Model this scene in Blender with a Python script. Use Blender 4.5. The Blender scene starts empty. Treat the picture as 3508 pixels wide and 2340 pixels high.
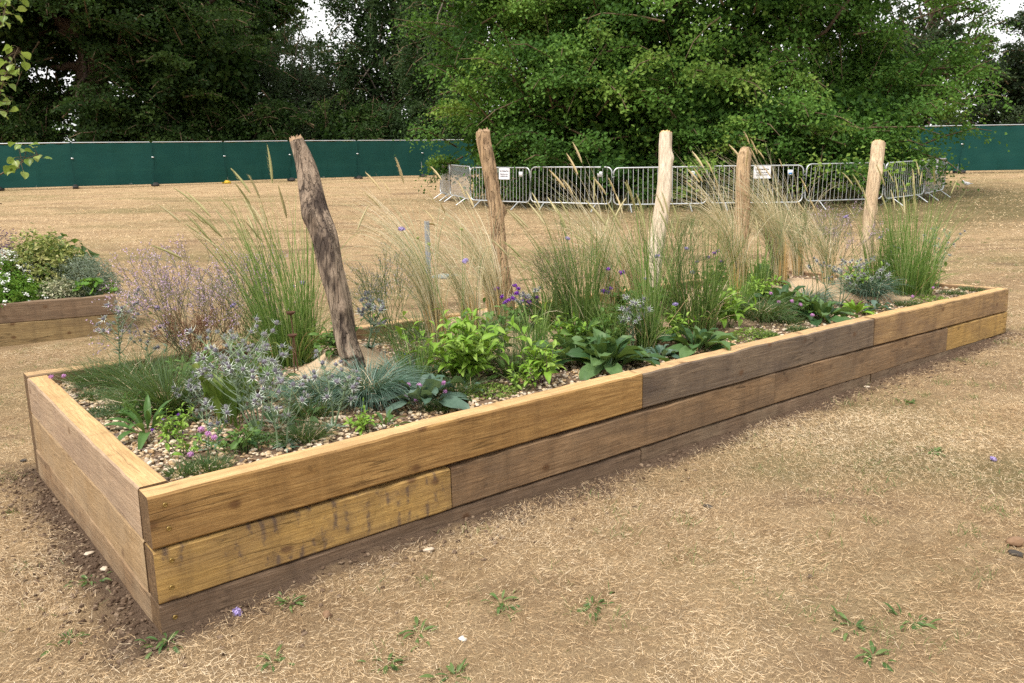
import bpy, math, random
import numpy as np
from mathutils import Matrix, Vector, Euler

# ------------------------------------------------------------------ camera, sky, sun, exposure
sc = bpy.context.scene
col = sc.collection
cam_data = bpy.data.cameras.new('camera'); cam = bpy.data.objects.new('camera', cam_data); col.objects.link(cam)
cam_data.sensor_width = 36; cam_data.lens = 28.427; cam_data.clip_start = .05; cam_data.clip_end = 2000
YAW, PITCH, ROLL = .6858, .1972, -.0160
_f = Vector((math.sin(YAW)*math.cos(PITCH), math.cos(YAW)*math.cos(PITCH), -math.sin(PITCH)))
_r = Vector((math.cos(YAW), -math.sin(YAW), 0)); _u = _r.cross(_f)
_r, _u = math.cos(ROLL)*_r+math.sin(ROLL)*_u, -math.sin(ROLL)*_r+math.cos(ROLL)*_u
m4 = Matrix((( _r.x,_u.x,-_f.x,-.6445),(_r.y,_u.y,-_f.y,-2.6743),(_r.z,_u.z,-_f.z,1.5806),(0,0,0,1)))
cam.matrix_world = m4
sc.camera = cam

SUN_EL, SUN_AZ = math.radians(60), math.radians(262)      # azimuth clockwise from +Y
world = bpy.data.worlds.new('World'); sc.world = world; world.use_nodes = True
wn = world.node_tree.nodes; wl = world.node_tree.links
bg = wn['Background']
sky = wn.new('ShaderNodeTexSky'); sky.sky_type = 'NISHITA'; sky.sun_disc = False
sky.sun_elevation = SUN_EL; sky.sun_rotation = SUN_AZ; sky.dust_density = 3; sky.air_density = 1.2
hs = wn.new('ShaderNodeHueSaturation'); hs.inputs['Saturation'].default_value = .2
tc = wn.new('ShaderNodeTexCoord'); nz = wn.new('ShaderNodeTexNoise'); nz.inputs['Scale'].default_value = 2.2; nz.inputs['Detail'].default_value = 5
rp = wn.new('ShaderNodeValToRGB'); rp.color_ramp.elements[0].position = .3; rp.color_ramp.elements[0].color = (.72,.73,.755,1)
rp.color_ramp.elements[1].position = .7; rp.color_ramp.elements[1].color = (1.05,1.04,1.03,1)
mx = wn.new('ShaderNodeMix'); mx.data_type = 'RGBA'; mx.blend_type = 'MULTIPLY'; mx.inputs['Factor'].default_value = 1
cv = wn.new('ShaderNodeMix'); cv.data_type = 'RGBA'; cv.inputs['Factor'].default_value = .75   # even cloud cover over the clear sky
cv.inputs[7].default_value = (9.2, 9.1, 8.9, 1)
wl.new(sky.outputs[0], hs.inputs['Color']); wl.new(hs.outputs[0], cv.inputs[6]); wl.new(cv.outputs[2], mx.inputs[6]); wl.new(tc.outputs['Generated'], nz.inputs['Vector'])
wl.new(nz.outputs['Fac'], rp.inputs[0]); wl.new(rp.outputs[0], mx.inputs[7]); wl.new(mx.outputs[2], bg.inputs['Color'])
bg.inputs['Strength'].default_value = .066
sd = bpy.data.lights.new('sun', 'SUN'); sd.energy = 1.5; sd.angle = math.radians(12); sd.color = (1, .95, .87)
sun = bpy.data.objects.new('sun', sd); col.objects.link(sun)
sun.rotation_euler = Vector((math.sin(SUN_AZ)*math.cos(SUN_EL), math.cos(SUN_AZ)*math.cos(SUN_EL), math.sin(SUN_EL))).to_track_quat('Z', 'Y').to_euler()
sc.view_settings.view_transform = 'Standard'; sc.view_settings.look = 'None'; sc.view_settings.gamma = 1
sc.view_settings.exposure = 1.60
sc.cycles.use_denoising = False        # keeps straw, grain and leaf edges crisp; the remaining grain is like film grain

# ------------------------------------------------------------------ terrain
BW, BL = 2.26, 7.2            # bed width and length in metres
MOUNDS = [(1.40,1.20,.17,.25),(2.90,1.72,.13,.5),(3.90,1.24,.13,.5),(5.04,1.30,.13,.45),(6.10,.76,.14,.36),(5.6,1.15,.14,.36),(2.35,1.25,.09,.3),(3.25,1.15,.11,.4),(4.5,1.0,.06,.4),(1.26,.98,.12,.2)]
def bedz(x, y):
    x = np.asarray(x, float); y = np.asarray(y, float)
    b = .535 + .008*np.sin(x*3.1+y*2)+.006*np.sin(y*7-x*2) + .012*np.clip((x-5)/2,0,1)
    m = 0*b
    for mx,my,a,r in MOUNDS:
        m = m + a*np.exp(-((x-mx)**2+(y-my)**2)/r**2)
    return b + np.minimum(m, .19)
GS = np.array([-400,0,3,5,7,8.5,12,16,20,24.5,29,36,46,60,100,700.])
GZ = np.array([.10,.11,.12,.085,.10,.14,.32,.52,.71,.90,1.07,1.48,1.84,2.2,2.6,3.])
def groundz(x, y):
    x = np.asarray(x, float); y = np.asarray(y, float)
    s = (x+.644)*.633+(y+2.674)*.774; t = (x+.644)*.774-(y+2.674)*.633
    z = (np.interp(s-1,GS,GZ)+np.interp(s,GS,GZ)+np.interp(s+1,GS,GZ))/3
    return z + .021*np.clip(t,-4,4)*np.clip((16-s)/6,0,1) + .006*np.sin(x*2.3+1)*np.sin(y*1.9) + .012*np.sin(x*.7+y*.9) + .055*np.exp(-((x-.85)/.6)**2-(y/.3)**2)

# ------------------------------------------------------------------ helpers
RNG = np.random.default_rng(7)
pi = math.pi
def prop(o, label=None, cat=None, group=None, kind=None):
    if label: o['label'] = label
    if cat: o['category'] = cat
    if group: o['group'] = group
    if kind: o['kind'] = kind
    return o
def thing(name, label, cat, loc=(0,0,0), rz=0, group=None):
    o = bpy.data.objects.new(name, None); col.objects.link(o); o.empty_display_size = .05
    o.location = loc; o.rotation_euler = (0,0,rz)
    return prop(o, label, cat, group)
def link(name, me, parent=None, loc=(0,0,0), rot=(0,0,0), scale=1.0):
    o = bpy.data.objects.new(name, me); col.objects.link(o)
    o.location = loc; o.rotation_euler = rot
    o.scale = (scale,)*3 if np.isscalar(scale) else scale
    if parent: o.parent = parent
    return o
class MB:
    """collects vertices and faces (numpy) and turns them into ONE mesh"""
    def __init__(s): s.v=[]; s.f=[]; s.t=[]; s.m=[]; s.n=0
    def add(s, V, F, tint=.5, mat=0):
        V=np.asarray(V,float).reshape(-1,3); F=np.asarray(F,int)
        s.v.append(V); s.f.append(F+s.n); s.n+=len(V)
        s.t.append(np.broadcast_to(np.asarray(tint,float),(len(F),)).copy()); s.m.append(np.full(len(F),mat))
        return s
    def mesh(s, name, mats, smooth=True):
        me=bpy.data.meshes.new(name)
        V=np.concatenate(s.v); me.vertices.add(len(V)); me.vertices.foreach_set('co',V.ravel())
        tot=np.concatenate([np.full(len(f),f.shape[1]) for f in s.f]); li=np.concatenate([f.ravel() for f in s.f])
        me.loops.add(len(li)); me.loops.foreach_set('vertex_index',li)
        me.polygons.add(len(tot)); st=np.concatenate([[0],np.cumsum(tot)[:-1]])
        me.polygons.foreach_set('loop_start',st); me.polygons.foreach_set('loop_total',tot)
        me.polygons.foreach_set('material_index',np.concatenate(s.m)); 
        me.polygons.foreach_set('use_smooth',np.full(len(tot),bool(smooth)))
        for m in (mats if isinstance(mats,(list,tuple)) else [mats]): me.materials.append(m)
        a=me.attributes.new('tint','FLOAT','FACE'); a.data.foreach_set('value',np.concatenate(s.t))
        me.update(calc_edges=True)
        return me
    def build(s, name, mats, parent=None, smooth=True, loc=(0,0,0), kind=None):
        o=link(name,s.mesh(name,mats,smooth),parent,loc)
        if kind: o['kind']=kind
        return o
def tube(path, rad, sides=6, cap=True):
    P=np.asarray(path,float); n=len(P); R=np.broadcast_to(np.asarray(rad,float),(n,))
    T=np.gradient(P,axis=0); T/=np.linalg.norm(T,axis=1,keepdims=True)+1e-12
    ref=np.array([0,0,1.]) if abs(T[:,2]).mean()<.9 else np.array([1.,0,0])
    A=np.cross(T,ref); A/=np.linalg.norm(A,axis=1,keepdims=True)+1e-12; B=np.cross(T,A)
    an=np.arange(sides)/sides*2*pi
    V=P[:,None]+R[:,None,None]*(np.cos(an)[None,:,None]*A[:,None]+np.sin(an)[None,:,None]*B[:,None])
    i=np.arange(n-1)[:,None]; j=np.arange(sides)[None]; k=(j+1)%sides
    F=np.stack([i*sides+j,i*sides+k,(i+1)*sides+k,(i+1)*sides+j],-1).reshape(-1,4)
    return V.reshape(-1,3),F
def add_tube(mb, path, rad, sides=6, tint=.5, mat=0, cap=True):
    V,F=tube(path,rad,sides); n=len(V); mb.add(V,F,tint,mat)
    if cap:
        c0=V[:sides].mean(0); c1=V[-sides:].mean(0); j=np.arange(sides); k=(j+1)%sides
        b=mb.n
        mb.add(np.vstack([V[:sides],c0]),np.stack([k,j,np.full(sides,sides)],-1),tint,mat)
        mb.add(np.vstack([V[-sides:],c1]),np.stack([j,k,np.full(sides,sides)],-1),tint,mat)
def add_box(mb, c, d, tint=.5, mat=0, R=None):
    V=np.array([[x,y,z] for x in(-1,1) for y in(-1,1) for z in(-1,1)],float)*np.array(d)/2
    if R is not None: V=V@np.asarray(R).T
    mb.add(V+np.array(c),[[0,1,3,2],[4,6,7,5],[0,4,5,1],[2,3,7,6],[0,2,6,4],[1,5,7,3]],tint,mat)
_t=(1+5**.5)/2
ICO_V=np.array([[-1,_t,0],[1,_t,0],[-1,-_t,0],[1,-_t,0],[0,-1,_t],[0,1,_t],[0,-1,-_t],[0,1,-_t],[_t,0,-1],[_t,0,1],[-_t,0,-1],[-_t,0,1]])/math.sqrt(1+_t*_t)
ICO_F=np.array([[0,11,5],[0,5,1],[0,1,7],[0,7,10],[0,10,11],[1,5,9],[5,11,4],[11,10,2],[10,7,6],[7,1,8],[3,9,4],[3,4,2],[3,2,6],[3,6,8],[3,8,9],[4,9,5],[2,4,11],[6,2,10],[8,6,7],[9,8,1]])
def rotmats(rng,n):
    q=rng.normal(size=(n,4)); q/=np.linalg.norm(q,axis=1,keepdims=True); w,x,y,z=q.T
    return np.stack([np.stack([1-2*(y*y+z*z),2*(x*y-z*w),2*(x*z+y*w)],-1),np.stack([2*(x*y+z*w),1-2*(x*x+z*z),2*(y*z-x*w)],-1),np.stack([2*(x*z-y*w),2*(y*z+x*w),1-2*(x*x+y*y)],-1)],1)
def add_pebbles(mb, rng, pos, size, flat=.6, tint=None, mat=0):
    """many 20-sided stones at once"""
    n=len(pos); S=np.asarray(size).reshape(n,1,1)*(1+.35*rng.uniform(-1,1,(n,1,3)))
    S[:,:,2]*=flat
    V=ICO_V[None]*(1+.16*rng.uniform(-1,1,(n,12,1)))*S
    az=rng.uniform(0,2*pi,n); tl=rng.normal(0,.3,n)
    c,s_=np.cos(az),np.sin(az); ct,st=np.cos(tl),np.sin(tl)
    x,y,z=V[...,0],V[...,1],V[...,2]
    y,z=y*ct[:,None]-z*st[:,None], y*st[:,None]+z*ct[:,None]
    x,y=x*c[:,None]-y*s_[:,None], x*s_[:,None]+y*c[:,None]
    V=np.stack([x,y,z],-1)+np.asarray(pos)[:,None]
    F=ICO_F[None]+(np.arange(n)*12)[:,None,None]
    tint=rng.uniform(0,1,n) if tint is None else tint
    mb.add(V.reshape(-1,3),F.reshape(-1,3),np.repeat(tint,20),mat)
def add_blades(mb, rng, base, az, L, th0, th1, w, seg=5, wind=(0,0), power=1.3, twist=1.0, tint=None, mat=0, shape=.6):
    """curved tapering strips, N at once; th = angle from vertical at root and tip"""
    base=np.asarray(base,float); n=len(base); one=np.ones(n)
    az=az*one; L=L*one; th0=th0*one; th1=th1*one; w=w*one
    t=np.linspace(0,1,seg+1); th=th0[:,None]+(th1-th0)[:,None]*t[None]**power
    h=np.stack([np.cos(az),np.sin(az)],-1)
    dl=(L/seg)[:,None]
    thm=(th[:,1:]+th[:,:-1])/2
    rr=np.concatenate([np.zeros((n,1)),np.cumsum(np.sin(thm)*dl,1)],1); zz=np.concatenate([np.zeros((n,1)),np.cumsum(np.cos(thm)*dl,1)],1)
    P=np.empty((n,seg+1,3)); P[...,:2]=base[:,None,:2]+rr[...,None]*h[:,None]+(L[:,None]*t[None]**2)[...,None]*np.asarray(wind)[None,None]
    P[...,2]=base[:,None,2]+zz
    ph=rng.uniform(-1,1,n)*twist
    N=np.stack([np.cos(th)*h[:,None,0],np.cos(th)*h[:,None,1],-np.sin(th)],-1)
    Sd=np.stack([-h[:,1],h[:,0],0*az],-1)[:,None]*np.cos(ph)[:,None,None]+N*np.sin(ph)[:,None,None]
    prof=np.maximum((1-t)**shape,.06); prof[0]=.75
    O=Sd*(w[:,None]*prof[None]/2)[...,None]
    V=np.stack([P-O,P+O],2).reshape(-1,3)
    i=np.arange(seg); q=np.stack([2*i,2*i+1,2*i+3,2*i+2],-1)
    F=(q[None]+(np.arange(n)*2*(seg+1))[:,None,None]).reshape(-1,4)
    tint=rng.uniform(0,1,n) if tint is None else tint*one
    mb.add(V,F,np.repeat(tint,seg),mat)
    return P
def leaf_quads(mb, rng, pos, size, nrm, aspect=.7, tint=None, mat=0, fold=.18):
    """small leaves: one folded rhombus each (4 corners), N at once"""
    n=len(pos); nrm=nrm/(np.linalg.norm(nrm,axis=1,keepdims=True)+1e-9)
    a=rng.normal(size=(n,3)); a-=nrm*(a*nrm).sum(1,keepdims=True); a/=np.linalg.norm(a,axis=1,keepdims=True)+1e-9
    b=np.cross(nrm,a); s=(size*np.ones(n))[:,None]
    V=np.stack([pos-a*s*.5, pos+b*s*.5*aspect-a*s*.05+nrm*s*fold, pos+a*s*.55, pos-b*s*.5*aspect-a*s*.05+nrm*s*fold],1)
    k=np.arange(n)[:,None]*4
    F=np.concatenate([k+np.array([[0,1,2]]),k+np.array([[0,2,3]])],1).reshape(-1,3)
    tint=rng.uniform(0,1,n) if tint is None else tint
    mb.add(V.reshape(-1,3),F,np.repeat(tint,2),mat)
def leaf_mesh(name, mat, L=.12, W=.05, droop=.4, lift=.9, petiole=.2, wave=.1, fold=.25, tipness=1.0, seed=0, thick=0):
    """one broad leaf along +X, root at origin: 24 quads. lift = starting angle, droop = how much it bends over"""
    r=np.random.default_rng(seed); ns=6; t=np.linspace(0,1,ns+1)
    th=lift-droop*t**1.2; dx=np.cos((th[1:]+th[:-1])/2)*L/ns; dz=np.sin((th[1:]+th[:-1])/2)*L/ns
    X=np.concatenate([[0],np.cumsum(dx)]); Z=np.concatenate([[0],np.cumsum(dz)])
    u=np.clip((t-petiole)/(1-petiole),0,1)
    wd=W/2*np.where(t<petiole,.1,np.maximum((np.sin(pi*np.minimum(u,1)**(.75*tipness)))**.8,.1)); wd[-1]=W*.03
    V=[]
    for k,c in enumerate((-1,-.5,0,.5,1)):
        y=wd*c; up=np.abs(c)*wd*fold*2+wave*W*np.sin(t*9+r.uniform(0,6)+c*2)*abs(c)*np.minimum(u*3,1)
        V.append(np.stack([X-np.sin(th)*up,y,Z+np.cos(th)*up],-1))
    V=np.stack(V,1).reshape(-1,3)
    F=[[i*5+k,i*5+k+1,(i+1)*5+k+1,(i+1)*5+k] for i in range(ns) for k in range(4)]
    return MB().add(V,F,r.uniform(0,1)).mesh(name,mat)
# ---- materials
def newmat(name):
    m=bpy.data.materials.new(name); m.use_nodes=True; nt=m.node_tree; b=nt.nodes['Principled BSDF']
    return m,nt,b
def N(nt,t,**k):
    n=nt.nodes.new(t)
    for a,v in k.items():
        if a in n.inputs: n.inputs[a].default_value=v
        else: setattr(n,a,v)
    return n
def ramp(nt,fac,stops):
    r=nt.nodes.new('ShaderNodeValToRGB'); e=r.color_ramp.elements
    while len(e)<len(stops): e.new(.5)
    for k,(p,c) in enumerate(stops): e[k].position=p; e[k].color=(*c,1) if len(c)==3 else c
    nt.links.new(fac,r.inputs[0]); return r.outputs[0]
def mix(nt,fac,a,b,blend='MIX'):
    m=nt.nodes.new('ShaderNodeMix'); m.data_type='RGBA'; m.blend_type=blend
    for i,v in ((0,fac),(6,a),(7,b)):
        if hasattr(v,'is_linked') or hasattr(v,'links'): nt.links.new(v,m.inputs[i])
        else: m.inputs[i].default_value=v if i==0 else (*v,1)
    return m.outputs[2]
def math_(nt,op,a,b=None,clamp=False):
    m=nt.nodes.new('ShaderNodeMath'); m.operation=op; m.use_clamp=clamp
    for i,v in ((0,a),(1,b)):
        if v is None: continue
        if hasattr(v,'links'): nt.links.new(v,m.inputs[i])
        else: m.inputs[i].default_value=v
    return m.outputs[0]
def noise(nt,vec,scale,detail=3,rough=.55,dist=0):
    n=N(nt,'ShaderNodeTexNoise',Scale=scale,Detail=detail,Roughness=rough,Distortion=dist)
    if vec is not None: nt.links.new(vec,n.inputs['Vector'])
    return n.outputs['Fac']
def mapping(nt,vec,scale=(1,1,1),loc=(0,0,0),rot=(0,0,0)):
    m=N(nt,'ShaderNodeMapping'); m.inputs['Scale'].default_value=scale; m.inputs['Location'].default_value=loc; m.inputs['Rotation'].default_value=rot
    nt.links.new(vec,m.inputs['Vector']); return m.outputs[0]
def bump(nt,b,h,strength=.5,dist=.01):
    n=N(nt,'ShaderNodeBump',Strength=strength,Distance=dist); nt.links.new(h,n.inputs['Height']); nt.links.new(n.outputs[0],b.inputs['Normal'])
def plant_mat(name, stops, trans=.3, rough=.55, spec=.3, src='attr', tcol=(.45,.6,.08), nf=.32):
    """foliage: colour from the per-leaf tint (or per-object random) and soft light through the leaf"""
    m,nt,b=newmat(name)
    if src=='attr': f=N(nt,'ShaderNodeAttribute',attribute_name='tint').outputs['Fac']
    else: f=N(nt,'ShaderNodeObjectInfo').outputs['Random']
    n=len(stops); c=ramp(nt,f,[((i+.5)/n if n>1 else .5,s) for i,s in enumerate(stops)])
    g=N(nt,'ShaderNodeNewGeometry')
    c=mix(nt,math_(nt,'MULTIPLY',noise(nt,g.outputs['Position'],38,2),nf),c,tuple(.62*x for x in stops[0]),'MIX')
    nt.links.new(c,b.inputs['Base Color']); b.inputs['Roughness'].default_value=rough; b.inputs['Specular IOR Level'].default_value=spec
    if trans>0:
        tr=N(nt,'ShaderNodeBsdfTranslucent'); c2=mix(nt,.35,c,tcol); nt.links.new(c2,tr.inputs['Color'])
        ms=N(nt,'ShaderNodeMixShader'); ms.inputs[0].default_value=trans
        nt.links.new(b.outputs[0],ms.inputs[1]); nt.links.new(tr.outputs[0],ms.inputs[2]); nt.links.new(ms.outputs[0],nt.nodes['Material Output'].inputs['Surface'])
    return m
def simple_mat(name, c1, c2=None, scale=30, rough=.6, metal=0, bumpk=0, spec=.4):
    m,nt,b=newmat(name); c2=c2 or tuple(.7*x for x in c1)
    o=N(nt,'ShaderNodeTexCoord').outputs['Object']; f=noise(nt,o,scale,4)
    nt.links.new(mix(nt,f,c1,c2),b.inputs['Base Color']); b.inputs['Roughness'].default_value=rough; b.inputs['Metallic'].default_value=metal; b.inputs['Specular IOR Level'].default_value=spec
    if bumpk: bump(nt,b,f,bumpk,.004)
    return m
def wood_mat(name, light, dark, stain, stain_amt=.4, saw=0., seed=0, side_dust=0.):
    """sawn softwood sleeper: grain along local X, knots, blotches and saw marks"""
    m,nt,b=newmat(name); o=N(nt,'ShaderNodeTexCoord').outputs['Object']
    o=mapping(nt,o,loc=(seed*3.17,seed*1.3,seed*.77))
    wv=noise(nt,mapping(nt,o,(1.2,3,3)),1.6,2)
    wob=N(nt,'ShaderNodeVectorMath',operation='SCALE'); nt.links.new(o,wob.inputs[0]); 
    g1=noise(nt,mapping(nt,o,(1.15,20,20)),2.2,7,.66,.7)
    g2=noise(nt,mapping(nt,o,(7,150,150)),1.,5,.75)
    so=N(nt,'ShaderNodeSeparateXYZ'); nt.links.new(o,so.inputs[0]); co=N(nt,'ShaderNodeCombineXYZ')
    nt.links.new(math_(nt,'MULTIPLY',so.outputs[0],2.3),co.inputs[0]); nt.links.new(math_(nt,'MULTIPLY',math_(nt,'ADD',so.outputs[2],math_(nt,'MULTIPLY',so.outputs[1],.7)),3.1),co.inputs[1])
    vo=N(nt,'ShaderNodeTexVoronoi',Scale=1.); vo.voronoi_dimensions='2D'; nt.links.new(co.outputs[0],vo.inputs['Vector'])
    d=math_(nt,'ADD',vo.outputs['Distance'],math_(nt,'MULTIPLY',math_(nt,'SUBTRACT',g1,.5),.05))
    knot=ramp(nt,d,[(.030,(1,1,1)),(.045,(.5,.5,.5)),(.075,(0,0,0))])
    ring=math_(nt,'MULTIPLY',math_(nt,'ADD',math_(nt,'SINE',math_(nt,'MULTIPLY',d,170.)),1.),math_(nt,'SUBTRACT',.45,math_(nt,'MULTIPLY',d,2.6),True))
    c=mix(nt,ramp(nt,g1,[(.32,(0,0,0)),(.66,(1,1,1))]),dark,light)
    c=mix(nt,math_(nt,'MULTIPLY',ramp(nt,g2,[(.42,(0,0,0)),(.62,(1,1,1))]),.6),c,tuple(.6*x for x in dark))
    c=mix(nt,math_(nt,'MULTIPLY',ring,.55,True),c,tuple(.7*x for x in dark))
    c=mix(nt,math_(nt,'MULTIPLY',knot,.75),c,(.10,.045,.018))
    bl=ramp(nt,noise(nt,mapping(nt,o,(1.5,4.5,4.5)),1.7,5,.6),[(.44,(0,0,0)),(.62,(1,1,1))])
    c=mix(nt,math_(nt,'MULTIPLY',bl,stain_amt),c,stain)
    # faint upright weather streaks and dirt patches
    st=ramp(nt,noise(nt,mapping(nt,o,(13,1.2,1.2)),1.,3),[(.52,(0,0,0)),(.72,(1,1,1))])
    c=mix(nt,math_(nt,'MULTIPLY',st,.28),c,tuple(.45*x for x in stain))
    sp=ramp(nt,noise(nt,mapping(nt,o,(7,9,9)),2.4,6,.7),[(.60,(0,0,0)),(.68,(1,1,1))])
    c=mix(nt,math_(nt,'MULTIPLY',sp,.35),c,tuple(.35*x for x in stain))
    if saw:
        sx=N(nt,'ShaderNodeSeparateXYZ'); nt.links.new(o,sx.inputs[0])
        w=math_(nt,'SINE',math_(nt,'ADD',math_(nt,'MULTIPLY',sx.outputs[0],135.),math_(nt,'MULTIPLY',wv,9.)))
        msk=ramp(nt,noise(nt,mapping(nt,o,(9,7,7)),1.6,5,.65),[(.50,(0,0,0)),(.60,(1,1,1))])
        c=mix(nt,math_(nt,'MULTIPLY',math_(nt,'MULTIPLY',ramp(nt,w,[(.0,(.25,.25,.25)),(1,(1,1,1))]),msk),saw),c,(.085,.062,.058))
    if side_dust:
        gm=N(nt,'ShaderNodeNewGeometry'); du=ramp(nt,noise(nt,o,4.,5),[(.35,(0,0,0)),(.7,(1,1,1))])
        c=mix(nt,math_(nt,'MULTIPLY',du,side_dust),c,(.40,.31,.20))
    cm=ramp(nt,noise(nt,mapping(nt,o,(1.6,3,3),loc=(5,3,1)),1.3,2),[(.50,(0,0,0)),(.58,(1,1,1))])
    cl=ramp(nt,noise(nt,mapping(nt,o,(.55,9,9),loc=(3,1,2)),1.3,3,.5),[(.488,(0,0,0)),(.5,(1,1,1)),(.512,(0,0,0))])
    ck=math_(nt,'MULTIPLY',cl,cm); cr=math_(nt,'SUBTRACT',1.,ck)
    c=mix(nt,math_(nt,'MULTIPLY',ck,.7),c,tuple(.3*x for x in dark))
    bp=ramp(nt,noise(nt,mapping(nt,o,(3.1,5,5),loc=(1,7,4)),1.0,6,.7),[(.665,(0,0,0)),(.70,(1,1,1))])
    c=mix(nt,math_(nt,'MULTIPLY',bp,.75),c,(.06,.04,.025))
    nt.links.new(c,b.inputs['Base Color']); b.inputs['Roughness'].default_value=.78; b.inputs['Specular IOR Level'].default_value=.22
    hgt=math_(nt,'ADD',math_(nt,'MULTIPLY',g1,.5),math_(nt,'ADD',math_(nt,'MULTIPLY',g2,.35),math_(nt,'MULTIPLY',cr,.15)))
    bump(nt,b,hgt,1.,.010)
    return m
# ------------------------------------------------------------------ ground
def graded(c0,c1,step,far,ratio=1.16):
    mid=list(np.arange(c0,c1,step)); d=step; a=[];x=mid[-1]
    while x<far: d*=ratio; x+=d; a.append(x)
    d=step; b=[]; x=c0
    while x>-far: d*=ratio; x-=d; b.append(x)
    return np.array(b[::-1]+mid+a)
gx=graded(-4,13,.13,650); gy=graded(-4,11,.13,650)
X,Y=np.meshgrid(gx,gy,indexing='ij'); Z=groundz(X,Y)
V=np.stack([X,Y,Z],-1).reshape(-1,3); nx,ny=X.shape
i,j=np.meshgrid(np.arange(nx-1),np.arange(ny-1),indexing='ij'); q=i*ny+j
F=np.stack([q,q+ny,q+ny+1,q+1],-1).reshape(-1,4)
m,nt,b=newmat('dry_lawn')
pos=N(nt,'ShaderNodeNewGeometry').outputs['Position']
sp=N(nt,'ShaderNodeSeparateXYZ'); nt.links.new(pos,sp.inputs[0])
rot=mapping(nt,pos,(1,1,1),rot=(0,0,YAW))
n1=noise(nt,pos,.55,6,.6); n2=noise(nt,mapping(nt,rot,(.6,1.25,1)),1.3,8,.7); n3=noise(nt,pos,9,6,.7); n4=noise(nt,pos,75,5,.75)
c=mix(nt,ramp(nt,n2,[(.34,(0,0,0)),(.62,(1,1,1))]),(.38,.25,.13),(.63,.45,.25))
c=mix(nt,ramp(nt,n3,[(.38,(0,0,0)),(.66,(1,1,1))]),c,(.63,.465,.275),'MIX')
n6=noise(nt,mapping(nt,rot,(.75,1.1,1),loc=(2,8,0)),.75,9,.72)
c=mix(nt,math_(nt,'MULTIPLY',ramp(nt,n6,[(.40,(1,1,1)),(.52,(0,0,0))]),.5),c,(.33,.22,.13))
n5=noise(nt,mapping(nt,rot,(.8,1.1,1)),4.5,8,.75)
c=mix(nt,math_(nt,'MULTIPLY',ramp(nt,n5,[(.36,(1,1,1)),(.50,(0,0,0))]),.45),c,(.28,.185,.11))
c=mix(nt,math_(nt,'MULTIPLY',ramp(nt,n4,[(.40,(1,1,1)),(.58,(0,0,0))]),.45),c,(.26,.17,.10))
gr=ramp(nt,noise(nt,mapping(nt,rot,(.45,1,1),loc=(4,2,0)),.42,5,.6),[(.50,(0,0,0)),(.66,(1,1,1))])
c=mix(nt,math_(nt,'MULTIPLY',gr,math_(nt,'MULTIPLY',n3,.95)),c,(.15,.155,.055))
dk=ramp(nt,noise(nt,mapping(nt,rot,(.5,1.3,1),loc=(9,5,0)),.7,6,.65),[(.58,(0,0,0)),(.66,(1,1,1))])
c=mix(nt,math_(nt,'MULTIPLY',dk,.6),c,(.16,.10,.065))
# worn green-grey turf under and around the big tree, and by the fences
dx=math_(nt,'SUBTRACT',sp.outputs[0],23.); dy=math_(nt,'SUBTRACT',sp.outputs[1],11.8)
rd=math_(nt,'SQRT',math_(nt,'ADD',math_(nt,'MULTIPLY',dx,dx),math_(nt,'MULTIPLY',dy,dy)))
tf=ramp(nt,math_(nt,'ADD',math_(nt,'MULTIPLY',rd,.05),math_(nt,'MULTIPLY',math_(nt,'SUBTRACT',n1,.5),.5)),[(.30,(1,1,1)),(.62,(0,0,0))])
c=mix(nt,math_(nt,'MULTIPLY',tf,.75),c,(.105,.10,.038))
# bare soil along the timber
ax=math_(nt,'MAXIMUM',math_(nt,'SUBTRACT',math_(nt,'ABSOLUTE',math_(nt,'SUBTRACT',sp.outputs[0],3.6)),3.6),0.)
ay=math_(nt,'MAXIMUM',math_(nt,'SUBTRACT',math_(nt,'ABSOLUTE',math_(nt,'SUBTRACT',sp.outputs[1],1.13)),1.13),0.)
dist=math_(nt,'SQRT',math_(nt,'ADD',math_(nt,'MULTIPLY',ax,ax),math_(nt,'MULTIPLY',ay,ay)))
ds=math_(nt,'ADD',dist,math_(nt,'MULTIPLY',math_(nt,'SUBTRACT',noise(nt,pos,2.6,5,.65),.5),.5))
soil=ramp(nt,ds,[(.06,(1,1,1)),(.20,(0,0,0))])
sc_=mix(nt,noise(nt,pos,40,5,.7),(.12,.078,.052),(.26,.18,.125))
c=mix(nt,soil,c,sc_)
nt.links.new(c,b.inputs['Base Color']); b.inputs['Roughness'].default_value=.95; b.inputs['Specular IOR Level'].default_value=.08
bump(nt,b,math_(nt,'ADD',math_(nt,'MULTIPLY',n5,1.5),math_(nt,'ADD',math_(nt,'MULTIPLY',n3,.5),n4)),1.,.05)
ground=MB().add(V,F).build('ground',m,kind='structure')

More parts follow.
